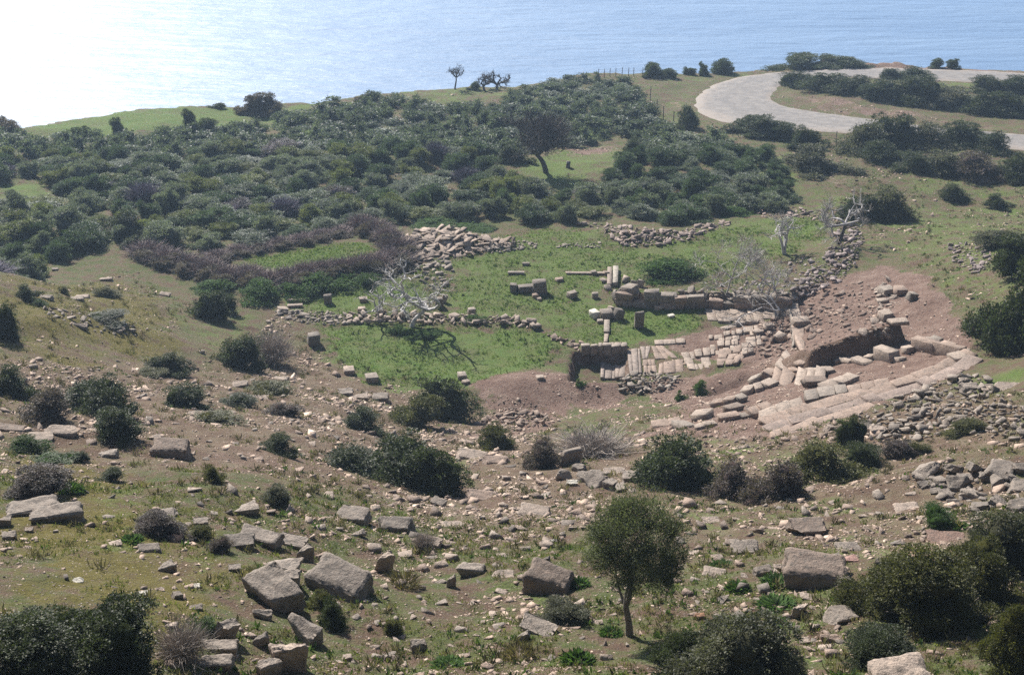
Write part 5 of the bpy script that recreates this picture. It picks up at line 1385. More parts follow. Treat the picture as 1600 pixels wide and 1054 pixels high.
# ------------------------------------------------------------------ the boulders and slabs that can be told apart
# u, v (middle), w, h, shape, tone, turn, tilt, label
BLD = [
 (60,790,66,34,'slab',GREY,.5,.25,'left one of two long slanting slabs under the purple shrub'),
 (97,800,64,36,'slab',GREY,.35,.2,'right one of two broad slanting slabs on the ochre turf'),
 (6,812,24,26,'boulder',GREY,.2,.2,'grey slab cut by the left frame edge'),
 (15,836,22,18,'boulder',GREY,.4,.1,'small split boulder by the left frame edge'),
 (46,827,13,10,'boulder',PALE,.2,0,'small pale stone in front of the slanting slabs'),
 (250,801,54,18,'flat',GREY,.1,.05,'flat-topped slab behind the small purple bush'),
 (170,708,30,20,'boulder',GREY,.3,.1,'rounded grey boulder left of the twin blocks on the slope'),
 (268,704,50,20,'block',BROWN,.05,.05,'long dark twin block sunk in the left slope'),
 (384,792,38,20,'boulder',GREY,.4,.1,'rounded boulder with dark hollow face on the slope'),
 (314,815,24,20,'boulder',GREY,.1,.1,'small boulder behind the olive cushion bush'),
 (411,836,54,34,'block',GREY,-.35,.15,'large squared block leaning among the middle boulders'),
 (458,845,46,26,'slab',GREY,-.3,.15,'pale slab right of the leaning squared block'),
 (478,868,26,34,'block',GREY,.2,.1,'upright pointed stone right of the pale slab'),
 (503,868,20,20,'flat',PINK,.4,.1,'small flat pinkish stone right of the upright pointed one'),
 (446,878,50,28,'boulder',GREY,-.3,.1,'long rounded boulder above the long tilted slab'),
 (430,920,78,62,'slab',GREY,-.75,.45,'long tilted dark slab sloping down among the boulders'),
 (452,904,36,40,'boulder',GREY,.1,.1,'round boulder resting on the long tilted slab'),
 (530,908,84,56,'block',GREY,-.45,.25,'big sloping block with a dark overhanging face'),
 (411,960,30,24,'boulder',GREY,.2,.1,'grey rounded boulder below the long tilted slab'),
 (454,1024,46,64,'block',PALE,.2,.12,'tall upright pale boulder at the bottom edge'),
 (421,1042,32,34,'block',GREY,.7,.3,'pointed slab left of the tall upright boulder'),
 (408,998,30,32,'boulder',DGREY,.3,.1,'dark rounded boulder above the tall upright one'),
 (352,985,38,44,'slab',GREY,.9,.6,'slab leaning steeply beside the bright green tuft'),
 (346,1010,46,18,'block',GREY,.05,.05,'upper one of two stacked squared blocks near the bottom'),
 (342,1034,44,24,'block',GREY,.02,.05,'lower one of two stacked squared blocks near the bottom'),
 (262,885,28,20,'block',GREY,.3,.1,'pale wedge lying on the ochre turf'),
 (269,976,20,16,'boulder',PALE,.3,.1,'small pale boulder near the bottom left bushes'),
 (234,857,30,16,'slab',GREY,.3,.1,'low slab in front of the small purple bush'),
 (178,847,24,10,'slab',PALE,.4,.2,'thin pale sliver of stone left of the purple bush'),
 (210,947,24,11,'flat',GREY,.1,0,'flat pale stone above the bottom left bushes'),
 (306,948,20,13,'boulder',GREY,.2,.1,'small grey boulder alone on the red turf'),
 (367,886,20,15,'boulder',GREY,.1,0,'small round stone left of the boulder group'),
 (375,846,48,24,'boulder',DGREY,.2,.1,'long dark boulder beside the grey cushion bush'),
 (275,929,18,16,'flat',GREY,.6,.2,'tilted flat stone alone on the turf'),
 (120,905,20,8,'flat',WHITE,.2,.1,'bright white flake of stone on the ochre turf'),
 (225,926,16,11,'flat',WHITE,.4,.1,'bright whitish chip of stone above the bottom left bushes'),
 (306,914,14,7,'flat',WHITE,.4,.1,'tiny white chip of stone on the red turf'),
 (472,985,60,50,'boulder',GREY,-.5,.2,'rough boulder above the tall upright one on its right'),
 (618,820,48,28,'block',DGREY,.05,.1,'dark blocky boulder with upright face in the slope'),
 (553,804,50,28,'boulder',GREY,-.2,.1,'dark craggy boulder left of the blocky one'),
 (560,832,26,18,'boulder',GREY,.2,.1,'grey boulder under the craggy one'),
 (601,880,26,38,'block',PALE,.15,.35,'pale wedge-shaped stone standing on end'),
 (672,845,38,22,'slab',PALE,-.3,.2,'pale slab leaning over the grey twiggy tuft'),
 (740,888,34,24,'block',GREY,-.2,.15,'dark-faced slab propped above smaller stones'),
 (857,908,64,52,'block',BROWN,-.35,.3,'largest boulder left of the olive with a dark square face'),
 (840,978,58,34,'slab',GREY,-.45,.35,'broad slab leaning on a round stone below the largest boulder'),
 (818,992,24,24,'boulder',GREY,.2,.1,'round dark stone propping the broad slab'),
 (655,1010,22,24,'block',GREY,.3,.1,'small squared stone standing on the turf near the bottom'),
 (608,1024,24,22,'boulder',GREY,.3,.2,'small dark boulder near the bottom middle'),
 (543,1026,15,14,'boulder',PALE,.2,.1,'small pale stone near the bottom middle'),
 (709,819,30,10,'flat',PALE,.1,.02,'long flat pale stone on the middle slope'),
 (835,798,42,18,'flat',PALE,-.2,.05,'two-stepped flat slab on the middle slope'),
 (753,774,44,20,'slab',PINK,-.1,.15,'pinkish slab at the right end of the broad bush mass'),
 (686,783,24,16,'boulder',GREY,-.4,.2,'grey stone under the broad bush mass'),
 (737,711,42,12,'slab',PALE,-.25,.1,'long thin slab above the broad bush mass'),
 (775,718,34,14,'slab',PINK,.1,.1,'pale slab right of the long thin one'),
 (892,719,34,24,'beam',GREY,.7,.3,'fallen beam stone propped diagonally by the thicket'),
 (894,754,18,14,'flat',WHITE,.1,.1,'whitish stone at the front of the boulder cluster'),
 (960,735,34,10,'flat',PALE,0,.02,'flat pale slab between thicket and boulder cluster'),
 (853,874,16,18,'boulder',DGREY,.1,.1,'small dark stone above the largest left boulder'),
 (865,845,10,9,'flat',WHITE,.4,.3,'tiny bright white stone left of the olive crown'),
 (705,908,18,30,'boulder',GREY,.3,.1,'grey stones beside the wedge on the slope'),
 (785,897,34,10,'flat',PALE,.1,.03,'flat pale stone left of the largest boulder'),
 (1275,893,86,58,'block',BROWN,-.12,.1,'big square brown boulder with dark front face'),
 (1318,908,18,22,'boulder',DGREY,.2,.1,'dark stone tucked at the right side of the big square boulder'),
 (1191,890,32,20,'slab',GREY,.4,.3,'tilted wedge stone left of the big square boulder'),
 (1214,886,14,14,'boulder',PALE,.2,.1,'small pale stone between wedge and big square boulder'),
 (1162,856,46,22,'boulder',GREY,.15,.1,'low craggy grey rock behind the wedge stone'),
 (1260,826,58,22,'boulder',BROWN,.05,.05,'low rounded brown rock hump in the right slope'),
 (1303,867,20,15,'boulder',GREY,.1,.1,'small grey boulder behind the big square one'),
 (1326,871,26,16,'boulder',(.33,.2,.17),.1,.1,'reddish boulder right of the big square one'),
 (1327,854,34,12,'flat',GREY,.2,.05,'flat grey rock behind the reddish boulder'),
 (1400,1050,88,36,'boulder',PALE,.1,.05,'large rounded pale boulder at the bottom edge'),
 (1310,958,48,30,'flat',GREY,.3,.05,'broad flat grey slab below the big square boulder'),
 (1246,953,22,26,'slab',PALE,.9,.4,'tilted pale slab left of the broad flat one'),
 (1256,1000,18,14,'boulder',PALE,.2,.2,'pale angular stone near the bottom right'),
 (1297,998,28,14,'boulder',PINK,.1,.05,'pinkish rounded stone near the dark domed bush'),
 (1117,894,32,14,'flat',PALE,-.2,.05,'flat pale stone right of the olive crown'),
 (1112,812,24,8,'flat',PALE,.15,.02,'small flat slab right of the olive tree top'),
 (1435,868,54,16,'flat',(.47,.32,.24),-.05,.03,'flat pale orange slab above the sprawling olive-green bush'),
 (1478,840,60,12,'flat',(.28,.185,.145),.02,.05,'flat reddish slab near the small juniper'),
 (1402,846,20,14,'boulder',DGREY,.1,.1,'dark stone left of the flat reddish slab'),
 (1095,962,14,10,'flat',RUST,.3,.1,'small orange-tinted stone right of the olive trunk'),
 (1490,905,8,6,'flat',PALE,.3,.1,'tiny stone at the edge of the sprawling bush'),
 (130,463,18,8,'flat',PALE,.1,.05,'pale flat stone on the knoll, largest of three'),
 (168,436,16,8,'slab',PALE,.2,.1,'pale slab at the top of the knoll'),
 (122,466,18,8,'flat',GREY,.2,.1,'grey flat stone on the knoll beside the pale one'),
 (72,464,18,8,'slab',GREY,.1,.1,'dark-faced slab on the knoll at the left'),
 (86,420,10,6,'boulder',GREY,.1,.1,'small dark stone on the knoll skyline'),
 (258,459,18,8,'slab',PALE,-.3,.2,'pale slab on the right shoulder of the knoll'),
 (128,510,18,12,'boulder',PALE,.2,.1,'pale rounded stone in the band across the knoll'),
 (375,600,22,10,'slab',PALE,.4,.1,'pale slab at the foot of the domed bush pair'),
 (440,591,20,8,'slab',PALE,-.1,.1,'pale flat stone right of the domed bush pair'),
 (408,619,22,8,'flat',PALE,.1,.1,'pale stone in front of the olive-green cushion bush'),
 (305,645,24,8,'flat',PALE,.1,.05,'pale flat stone at the foot of the dark cushion bush'),
 (20,668,36,18,'slab',BROWN,-.1,.1,'broad brown slab at the left edge below the dark cluster'),
 (100,672,40,14,'slab',PALE,.05,.1,'long pale slab below the dark cluster'),
 (65,682,36,6,'flat',PALE,.05,.02,'thin pale slab in front of the dark cluster'),
 (240,682,22,14,'slab',PALE,.3,.2,'pale slab right of the dark cluster'),
 (262,690,26,10,'flat',PALE,.1,.1,'flat pale slab in the stony band below the scree'),
 (560,618,30,16,'slab',PALE,.1,.15,'broad pale slab at the scree edge of the lawn'),
 (540,612,24,14,'boulder',GREY,.2,.1,'grey boulder at the scree edge of the lawn'),
 (595,620,26,14,'boulder',GREY,.1,.1,'dark boulder right of the broad pale slab at the lawn edge'),
 (1420,790,34,12,'flat',PALE,.1,.05,'flat pale stone below the boulder heap'),
 (1345,668,34,22,'block',DGREY,.2,.1,'dark block at the upper left of the rubble bank'),
 (1372,672,24,18,'block',PALE,.3,.15,'pale cubic block beside the dark one by the rubble bank'),
 (1295,668,18,14,'slab',PALE,.5,.2,'pale slab behind the tall juniper'),
 (1548,606,24,10,'flat',PALE,.1,.1,'flat pale stone on the grass above the rubble bank'),
 (1575,604,34,8,'flat',PALE,.1,.05,'long flat pale slab at the right edge of the grass'),
 (1515,605,26,14,'block',GREY,.2,.1,'grey block at the upper end of the rubble bank'),
]
for (u, v, w, h, shape, tone, yaw, tilt, lab) in BLD:
    p = at(u, v + h * .28); m = mpp(p)
    g = math.asin(min(1, max(0.05, (CAM_Z - p.z) / (p - Vector((0, 0, CAM_Z))).length)))
    W = w * m
    me = random.choice({'slab': ME_BOULDER, 'boulder': ME_BOULDER, 'block': ME_BOULDER[:], 'flat': ME_BOULDER, 'beam': ME_BLOCK}[shape])
    if shape == 'block' or (shape in ('slab', 'flat') and random.random() < .6): me = random.choice(ME_HERO)
    D = W * {'slab': .62, 'boulder': .75, 'block': .7, 'flat': .7, 'beam': .25}[shape]
    H = max((h * m - D * math.sin(g) * .75) / math.cos(g), W * {'slab': .22, 'boulder': .42, 'block': .42, 'flat': .12, 'beam': .2}[shape]) * 1.15
    nm = {'slab': 'stone_slab', 'flat': 'flat_stone', 'beam': 'stone_beam'}.get(shape, 'boulder')
    sk = {'boulder': .32, 'block': .3, 'slab': .3, 'flat': .34, 'beam': .05}[shape]
    o = put(None, nm, me, p, W * 1.02, D, H, yaw, tone, tilt * .3 + .12, tilt * .5, sk)
    tag(o, lab, {'slab': 'stone slab', 'flat': 'flat stone', 'beam': 'stone beam'}.get(shape, 'boulder'))
    if (W > 0.5): LAND.append(('the ' + ' '.join(lab.split()[:6]).rstrip(','), u, v)) if False else None

# ------------------------------------------------------------------ loose stones one could pick up singly
ZONES = [([(0, 575), (230, 575), (420, 500), (490, 560), (600, 640), (500, 700), (230, 600), (220, 690), (0, 690)], 40, 8, 15), ([(220, 600), (500, 640), (740, 690), (510, 700), (480, 760), (230, 700)], 36, 9, 18),
         ([(300, 760), (720, 790), (900, 770), (900, 900), (600, 980), (480, 880), (330, 860)], 70, 10, 24), ([(720, 700), (1000, 770), (930, 860), (700, 860)], 34, 9, 20), ([(1060, 790), (1440, 770), (1500, 820), (1340, 900), (1060, 880)], 44, 10, 24),
         ([(1040, 880), (1330, 900), (1340, 960), (1300, 1040), (1240, 980), (1060, 960)], 44, 10, 24), ([(480, 940), (980, 940), (980, 1040), (480, 1050)], 40, 10, 22), ([(0, 700), (330, 700), (330, 940), (200, 930), (0, 900)], 22, 9, 18)]
tones = [('pale', PALE), ('grey', GREY), ('pinkish', PINK), ('dark', DGREY), ('brown', BROWN)]
for poly, n, wlo, whi in ZONES:
    B = np.array(poly, float)
    cand = RNG.uniform(B.min(0), B.max(0), (n * 12, 2)); cand = cand[in_poly(cand[:, 0], cand[:, 1], B) > 0]
    sel = []
    for c_ in cand:
        if all(np.hypot(c_[0] - a, (c_[1] - b) * 1.6) > 24 for a, b in sel) and all(abs(c_[0] - q[0]) > q[2] * .6 or abs(c_[1] - q[1]) > q[3] * .6 + 6 for q in BLD): sel.append(c_)
        if len(sel) >= n: break
    for (u, v) in sel:
        p = at(u, v); m = mpp(p); W = wlo * (whi / wlo) ** (RNG.random() ** 1.5) * m
        flat = RNG.random() < .5
        H = W * (RNG.uniform(.2, .32) if flat else RNG.uniform(.5, .8))
        tn, tc = tones[int(RNG.choice(5, p=[.36, .3, .18, .08, .08]))]
        o = put(None, 'loose_stone', random.choice(ME_SMALL), p, W, W * RNG.uniform(.6, .95), H, RNG.uniform(0, 6.28), tc, RNG.normal(.1, .15), RNG.normal(0, .15), .32)
        px_ = W / m
        sz = 'large' if px_ > 18 else 'small' if px_ < 11 else 'middling'
        tag(o, auto_label(f'{sz} {"flat" if flat else "chunky"} {tn} stone', u, v), 'loose stone', 'loose stones on the slope')

# the countless stones of the scree
def scatter(n, poly, smin, smax, power=2.2, near=20, far=115):
    B = base_xy(poly)
    xs = RNG.uniform(B[:, 0].min(), B[:, 0].max(), n * 4); ys = RNG.uniform(B[:, 1].min(), B[:, 1].max(), n * 4)
    ok = in_poly(xs, ys, B) > 0
    xs, ys = xs[ok], ys[ok]
    dens = 0.12 + 0.88 * sm(-.05, .4, fbm(xs / 4, ys / 4, 88, 4))
    k = RNG.random(len(xs)) < dens
    xs, ys = xs[k][:n], ys[k][:n]
    zs = hgt(xs, ys)
    s = smin * (1 - RNG.random(len(xs)) * (1 - (smin / smax) ** power)) ** (-1 / power)
    return xs, ys, zs, s
def scree(name, label, polys, color):
    Vs, Fs, Rn, off = [], [], [], 0
    for poly, n, smin, smax, power in polys:
        xs, ys, zs, s = scatter(n, poly, smin, smax, power)
        which = RNG.integers(0, 16, len(xs))
        for w_ in range(16):
            q = which == w_; n_ = int(q.sum())
            if not n_: continue
            V, F = ROCK_S[w_]
            fl = 0.18 + 0.45 * RNG.random(n_); ss = s[q]
            a = RNG.uniform(0, 6.28, n_); ta = RNG.normal(0, .22, n_); tb = RNG.normal(0, .22, n_)
            X = V[None] * np.stack([ss, ss * RNG.uniform(.5, 1, n_), ss * fl], -1)[:, None]
            X[..., 2] += X[..., 0] * ta[:, None] + X[..., 1] * tb[:, None]
            ca, sa = np.cos(a)[:, None], np.sin(a)[:, None]
            Y = np.stack([X[..., 0] * ca - X[..., 1] * sa, X[..., 0] * sa + X[..., 1] * ca, X[..., 2]], -1)
            Y += np.stack([xs[q], ys[q], zs[q] + ss * fl * .06], -1)[:, None]
            Vs.append(Y.reshape(-1, 3)); Fs.append((F[None] + (np.arange(n_) * len(V))[:, None, None] + off).reshape(-1, 3)); off += n_ * len(V)
            Rn.append(np.repeat(RNG.random(n_), len(F)))
    me = mesh_np(name, np.concatenate(Vs), np.concatenate(Fs), [M_RUBBLE], {'rnd': ('FACE', np.concatenate(Rn))})
    tag(link(name, me, color=color), label, 'stones', kind='stuff')
scree('scree', 'countless small angular stones lying over the whole slope',
      [([(-60, 560), (300, 570), (430, 490), (560, 580), (760, 650), (1000, 700), (1340, 665), (1640, 600), (1640, 800), (1100, 860), (700, 800), (300, 740), (-60, 700)], 25000, .07, .7, 1.95),
       ([(-60, 700), (300, 740), (700, 800), (1100, 860), (1640, 800), (1640, 1090), (-60, 1090)], 17000, .035, .36, 1.75),
       ([(1250, 240), (1640, 290), (1640, 560), (1530, 540), (1420, 420), (1300, 340)], 2400, .1, .6, 2.2), ([(-60, 425), (200, 420), (300, 480), (250, 570), (-60, 570)], 1100, .08, .5, 2.2),
       ([(1040, 540), (1250, 500), (1390, 430), (1500, 520), (1480, 600), (1200, 690), (1000, 690), (760, 680), (750, 620), (840, 590), (1000, 620)], 7500, .06, .45, 2.1),
       ([(880, 233), (980, 224), (950, 246), (890, 246)], 160, .15, .4, 2), ([(1220, 150), (1300, 160), (1500, 195), (1420, 198), (1240, 172)], 150, .15, .5, 2), ([(980, 128), (1060, 116), (1040, 140), (1000, 140)], 60, .2, .6, 2), ([(680, 148), (740, 142), (720, 150), (690, 152)], 40, .2, .6, 2)], (0.40, 0.325, 0.275))

# turf and herbs -----------------------------------------------------
def turf(name, label, polys, color, L, W, n_blade, cat_):
    Vs, Fs, Rn, off = [], [], [], 0
    for poly, n, lo in polys:
        B = base_xy(poly)
        xs = RNG.uniform(B[:, 0].min(), B[:, 0].max(), n * 5); ys = RNG.uniform(B[:, 1].min(), B[:, 1].max(), n * 5)
        ok = (in_poly(xs, ys, B) > 0) & (fbm(xs / 2.5, ys / 2.5, 31, 3) > lo)
        xs, ys = xs[ok][:n], ys[ok][:n]; zs = hgt(xs, ys)
        P = np.repeat(np.stack([xs, ys, zs - .01], -1), n_blade, 0); P[:, :2] += RNG.normal(0, L * .4, (len(P), 2))
        D = unit(RNG.normal(0, .55, (len(P), 3)) + [0, 0, 1.0]); D[:, 2] = np.abs(D[:, 2])
        sc_ = np.repeat(RNG.uniform(.5, 1.5, len(xs)), n_blade) * RNG.uniform(.6, 1.2, len(P))
        V, F = leaf_quads(P, D, L * sc_, W * sc_, RNG)
        Vs.append(V); Fs.append(F + off); off += len(V); Rn.append(np.clip(np.repeat(RNG.normal(.45, .2, len(xs)), n_blade), 0, 1))
    me = mesh_np(name, np.concatenate(Vs), np.concatenate(Fs), [M_HERB], {'rnd': ('FACE', np.concatenate(Rn))})
    tag(link(name, me, color=color), label, cat_, kind='stuff')
FRONT = [(-60, 700), (300, 740), (700, 800), (1100, 830), (1640, 760), (1640, 1090), (-60, 1090)]
turf('turf_grass', 'short tufts of green and straw coloured grass over the near slope', [(FRONT, 14000, -.05), ([(-60, 570), (430, 500), (1640, 600), (1640, 800), (1100, 860), (700, 800), (300, 740), (-60, 700)], 8000, -.1), ([(1250, 240), (1640, 290), (1640, 560), (1530, 540), (1420, 420), (1300, 340)], 3000, -.2), ([(-60, 425), (200, 420), (300, 480), (250, 570), (-60, 570)], 2500, -.2)], (0.10, 0.115, 0.042), .10, .025, 5, 'grass')
turf('lawn_grass', 'bright green grass of the flat lawns', [([(440, 440), (600, 425), (700, 400), (860, 350), (1000, 380), (1290, 342), (1290, 380), (1100, 460), (1100, 515), (880, 545), (850, 578), (740, 608), (560, 595), (500, 520)], 16000, -.35), ([(375, 405), (480, 385), (560, 378), (590, 392), (540, 418), (450, 428)], 2200, -.6)], (0.105, 0.155, 0.045), .12, .045, 4, 'grass')
turf('dry_tussocks', 'small grey-brown dry tussocks scattered among the stones of the slope', [(FRONT, 420, -.1), ([(-60, 570), (430, 500), (760, 640), (1640, 600), (1640, 800), (1100, 860), (700, 800), (300, 740), (-60, 700)], 700, -.1), ([(1250, 240), (1640, 290), (1640, 560), (1420, 420), (1300, 340)], 260, -.1), ([(-60, 425), (200, 420), (300, 480), (250, 570), (-60, 570)], 200, -.1)], (0.095, 0.085, 0.062), .24, .03, 26, 'tussocks')
turf('broad_herbs', 'dark green broad-leaved herbs dotted over slope and lawn', [(FRONT, 620, .2), ([(-60, 570), (430, 500), (1640, 600), (1640, 800), (1100, 860), (700, 800), (300, 740), (-60, 700)], 800, .15), ([(500, 440), (1290, 345), (1290, 380), (1100, 515), (850, 578), (560, 595)], 1500, .02), ([(1250, 240), (1640, 290), (1640, 560), (1420, 420), (1300, 340)], 500, .05)], (0.045, 0.075, 0.026), .15, .05, 9, 'herbs')

# ------------------------------------------------------------------ trees
rt = np.random.default_rng(77)
def olive(u, v):
    p = at(u, v); m = mpp(p)
    root = tag(link('olive_tree', None, loc=p), 'lone olive tree with a dense rounded crown on a slim crooked trunk', 'olive tree')
    k = m                                            # metres per pixel there
    trunk = np.array([(0, 0, -.2), (-.06, .0, .35), (-.16, .0, .8), (-.14, .02, 1.15), (-.05, .04, 1.5)])
    sc = 100 * k / 1.5
    link('trunk', mesh_np('olive trunk', *tube(trunk * [1, 1, sc], [.13, .095, .08, .075, .06], 9), [M_BARK], None, True), root, color=(0.17, 0.145, 0.12))
    fork = np.array([-.15, .02, .78 * sc])
    for j, (dx, dz) in enumerate([(-.25, .75), (.5, .72), (.12, .95), (-.05, .8)]):
        pl, _ = branch_line(rt, fork, unit(np.array([dx, rt.normal(0, .3), dz])), 1.3, .14, 6, .05)
        link('limb', mesh_np('olive limb', *tube(pl, np.linspace(.05, .015, 6), 6), [M_BARK], None, True), root, color=(0.15, 0.13, 0.11))
    B = []
    cx, cz, RW, RH = .1, 178 * k, 66 * k, 66 * k
    C = []
    for du, dv, r_ in [(-46, 165, 22), (-54, 145, 14), (-34, 196, 22), (-8, 206, 20), (4, 182, 30), (-8, 150, 32), (28, 138, 28), (38, 172, 24), (52, 116, 18), (60, 134, 14), (-30, 132, 22), (18, 208, 16), (-18, 112, 18), (12, 106, 20), (2, 92, 12), (40, 108, 16),
                       (56, 192, 9), (68, 176, 8), (44, 208, 9), (-62, 180, 8), (74, 152, 8), (4, 224, 8), (-25, 220, 9), (72, 196, 6), (-58, 198, 7)]:
        c0 = (du * .93 * k + rt.normal(0, .05), rt.normal(0, .2), dv * k)
        B.append((*c0, r_ * k, r_ * k * 1.3, r_ * k))
        for _ in range(9):
            d = unit(rt.normal(size=3) + [0, 0, .25]); C.append((c0[0] + d[0] * r_ * k, c0[1] + d[1] * r_ * k * 1.4, c0[2] + d[2] * r_ * k, *([r_ * k * rt.uniform(.25, .5)] * 3)))
    V, F, T = foliage(rt, (np.array(B), np.array(C)), 34000, .095, .021, .25, inner=.3, sprig=6, jitter=.75, rise=.4, main=.3)
    # thin outer sprays
    n = 900; d = unit(rt.normal(size=(n, 3)) + [0, 0, .35]); P = np.array([cx, 0, cz]) + d * [RW, RW, RH] * rt.uniform(.75, 1.25, (n, 1))
    P = np.repeat(P, 6, 0) + rt.normal(0, .07, (n * 6, 3)); D = unit(np.repeat(d, 6, 0) + rt.normal(0, .5, (n * 6, 3)) + [0, 0, .4])
    V2, F2 = leaf_quads(P, D, .085, .02, rt)
    me = mesh_np('olive crown', np.concatenate([V, V2]), np.concatenate([F, F2 + len(V)]), [M_LEAF], {'rnd': ('FACE', np.concatenate([T, rt.uniform(.3, .8, len(F2))]))})
    link('crown', me, root, color=(0.082, 0.096, 0.064))
olive(985, 992)

def bare_tree(u, v, h, spread, label, color, depth=3, r=.12, lean=0.0, kids=(2, 4), trunk_h=.3, name='dead_tree', twigs=0, bend=.28, stems=1, wide=.75, wpx=0, crown=None):
    p = at(u, v); m = mpp(p); H = h * m * 1.05
    root = tag(link(name, None, loc=p), label, 'tree')
    tr, cr, tips = [], [], []
    for s_ in range(stems):
        a = rt.uniform(0, 6.28)
        d = unit(np.array([lean + (.35 * math.cos(a) if stems > 1 else 0), .35 * math.sin(a) if stems > 1 else 0, 1]))
        pl, dd = branch_line(rt, (0, 0, -.15), d, H * trunk_h + .15, .12, 6)
        tr.append(tube(pl, np.linspace(r, r * .7, 6), 7))
        n0 = int(rt.integers(3, 5)) if stems == 1 else 2
        for i in range(n0):
            side = unit(np.array([math.cos(i * 6.28 / n0 + a), math.sin(i * 6.28 / n0 + a), rt.uniform(.5, 1.1) / spread]))
            grow(rt, pl[-1 if i else -1], side, H * (1 - trunk_h) * .5, r * .75, depth - 1, cr, bend, .1, kids, .68, tips, wide)
    V, F = cat(cr)
    kz = H / max(V[:, 2].max(), .1); kx = (wpx or h * spread) * m / max(np.percentile(V[:, 0], 99) - np.percentile(V[:, 0], 1), .1)
    kk = np.array([kx, kx, kz])
    Vt, Ft = cat(tr)
    kt = np.array([min(kx, 1.3), min(kx, 1.3), kz]) if stems == 1 else kk
    if stems == 1: V = V * kk
    else: V = V * kk
    link('trunk', mesh_np('trunk', Vt * (kk if stems > 1 else kt), Ft, [M_BARK], None, True), root, color=color)
    tips = [(np.array(a) * kk, b_) for a, b_ in tips]
    mats_ = [M_BARK]; 
    link('limbs', mesh_np('limbs', V, F, mats_, None, True), root, color=crown or color)
    if twigs and tips:
        P = np.repeat(np.array([t_[0] for t_ in tips]), twigs, 0); D = unit(np.repeat(np.array([t_[1] for t_ in tips]), twigs, 0) + rt.normal(0, .55, (len(P), 3)))
        V, F = leaf_quads(P, D, H * .16 * rt.uniform(.4, 1.3, len(P)), .03, rt)
        tag(link('twigs', mesh_np('twigs', V, F, [M_TWIG], {'rnd': ('FACE', rt.uniform(.2, .6, len(F)))}), root, color=tuple(c * .95 for c in (crown or color))), kind='stuff')
    return root
WG = (0.48, 0.46, 0.45); LG = (0.37, 0.35, 0.345)
bare_tree(643, 510, 104, 1.0, 'dead fig tree with thick white twisting limbs on the rubble wall', WG, 4, .17, .05, (2, 3), .28, bend=.34, twigs=5)
bare_tree(592, 503, 50, .9, 'small dead fig tree left of the big white one', LG, 3, .08, -.05, (2, 3), .3, twigs=2)
bare_tree(1226, 398, 60, .8, 'pale bare sapling with two curving stems on the right lawn', WG, 3, .12, -.1, (2, 3), .45, stems=3, twigs=7)
bare_tree(1134, 462, 92, 1.1, 'grey twiggy bare tree behind the stage wall', LG, 4, .075, .0, (2, 4), .3, twigs=7)
bare_tree(1215, 494, 92, 1.25, 'pale bare tree with forked stems at the right end of the stage wall', LG, 4, .075, .05, (2, 3), .2, stems=2, twigs=9)
bare_tree(1310, 382, 74, 1.1, 'bare tree with a black trunk on the rubble ridge', (.08, .07, .07), 4, .17, .03, (2, 4), .4, twigs=8, crown=(.36, .34, .34))
bare_tree(711, 140, 36, .6, 'slim leaning bare tree on the coast edge', (.05, .045, .045), 4, .16, .12, (2, 3), .5, twigs=5, name='bare_tree')
bare_tree(757, 142, 22, 1.0, 'small bare tree on the coast edge, left of a pair', (.06, .05, .05), 4, .2, .05, (2, 4), .3, twigs=5, name='bare_tree')
bare_tree(776, 140, 28, 1.5, 'wider bare tree on the coast edge, right of a pair', (.07, .06, .06), 4, .2, .25, (2, 4), .3, twigs=6, name='bare_tree')
lt = bare_tree(853, 270, 88, .95, 'lone dark leafless tree with a spreading crown in the grassy clearing', (.075, .065, .06), 5, .28, .02, (3, 4), .34, name='lone_tree', twigs=2, bend=.2)
bm_ = twig_mesh('fine crown twigs', rt, 1500, M_TWIG, thick=.006)
pl_ = lt.location; mm = mpp(pl_)
link('crown', bm_, lt, loc=(0, 0, 36 * mm), scale=(84 * mm, 80 * mm, 58 * mm), color=(.11, .095, .095))

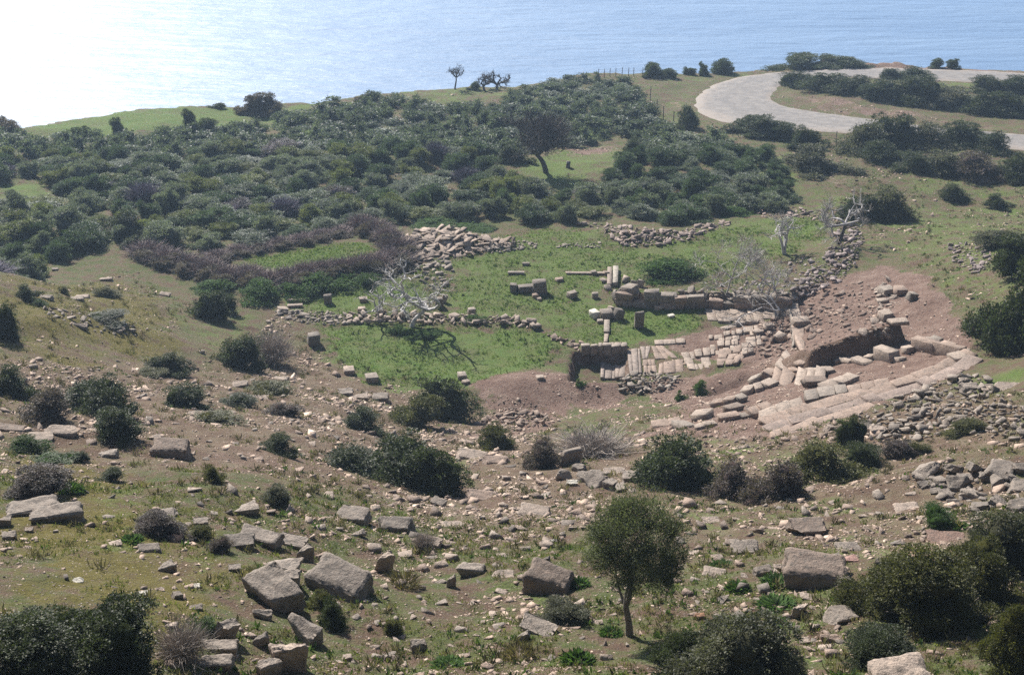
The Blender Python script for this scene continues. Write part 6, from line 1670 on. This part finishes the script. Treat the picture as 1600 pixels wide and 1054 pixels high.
# ------------------------------------------------------------------ wire fences
def fence(px, hpx, label, brace=()):
    P = [at(u, v) for u, v in px]
    root = tag(link('wire_fence', None, loc=P[0]), label, 'fence')
    tops = []
    for i, p in enumerate(P):
        H = hpx * mpp(p) * 1.03
        V, F = tube(np.array([(0, 0, -.3), (0, 0, H * .5), (0.02, 0, H)]), [.06, .055, .05], 6)
        link('post', mesh_np('post', V, F, [M_IRON]), root, loc=p - P[0])
        tops.append((p, H))
        if i in brace:
            V, F = tube(np.array([(.9, -.2, -.2), (.45, -.1, H * .4), (0.0, 0, H * .85)]), [.045] * 3, 6)
            link('brace', mesh_np('brace', V, F, [M_IRON]), root, loc=p - P[0])
    for f in (.35, .65, .93):
        pl = []
        for (a, ha), (b, hb) in zip(tops[:-1], tops[1:]):
            for t_ in (0, .33, .66):
                q = a.lerp(b, t_); pl.append((q.x, q.y, q.z + (ha * (1 - t_) + hb * t_) * f - .06 * math.sin(t_ * 3.14)))
        q, hq = tops[-1]; pl.append((q.x, q.y, q.z + hq * f))
        V, F = tube(np.array(pl) - np.array(P[0][:]), [.012] * len(pl), 3)
        link('wire', mesh_np('wire', V, F, [M_IRON]), root)
fence([(935, 121), (944, 121), (953, 120), (962, 120), (972, 119), (982, 119), (990, 119), (1004, 119)], 13, 'line of thin fence posts along the skyline above the scrub')
fence([(1016, 157), (1026, 178), (1036, 188), (1052, 196), (1066, 204)], 22, 'wire fence running downhill at the left of the road bend')
fence([(1072, 212), (1104, 215), (1145, 214), (1185, 217), (1260, 224), (1306, 223)], 18, 'wire fence with a braced post below the near arm of the road', (2,))
fence([(1567, 246), (1640, 256)], 15, 'short piece of wire fence at the right end of the road')
# a small stump on the clearing
p = at(887, 262)
V, F = tube(np.array([(0, 0, -.2), (.05, 0, .35), (.1, 0, .75)]), [.3, .24, .26], 8)
V = np.concatenate([V, [[.1, 0, .78]]]); top = len(V) - 1
F2 = np.array([[16 + i, 16 + (i + 1) % 8, top] for i in range(8)])
tag(link('tree_stump', mesh_np('tree stump', V, [F, F2], [M_BARK]), loc=p, color=(.09, .075, .065)), 'small dark tree stump on the grass right of the lone dark tree', 'stump')

print('triangles', sum(len(m.loops) - 2 * len(m.polygons) for m in bpy.data.meshes))
HAZE = 0.00034
if HAZE:
    m = bpy.data.materials.new('haze'); m.use_nodes = True
    nt = m.node_tree; nt.nodes.remove(nt.nodes['Principled BSDF'])
    pv = N(nt, 'ShaderNodeVolumePrincipled'); pv.inputs['Color'].default_value = (0.55, 0.74, 1.0, 1)
    pv.inputs['Density'].default_value = HAZE; pv.inputs['Anisotropy'].default_value = 0.35
    nt.links.new(pv.outputs[0], nt.nodes['Material Output'].inputs['Volume'])
    v = [(x, y, z) for z in (-66, 62) for y in (-60, 12100) for x in (-7100, 7100)]
    f = [[0, 2, 3, 1], [4, 5, 7, 6], [0, 1, 5, 4], [2, 6, 7, 3], [0, 4, 6, 2], [1, 3, 7, 5]]
    tag(link('haze', mesh_np('haze', v, f, [m])), 'thin bluish sea haze over the slope and the water', kind='stuff')
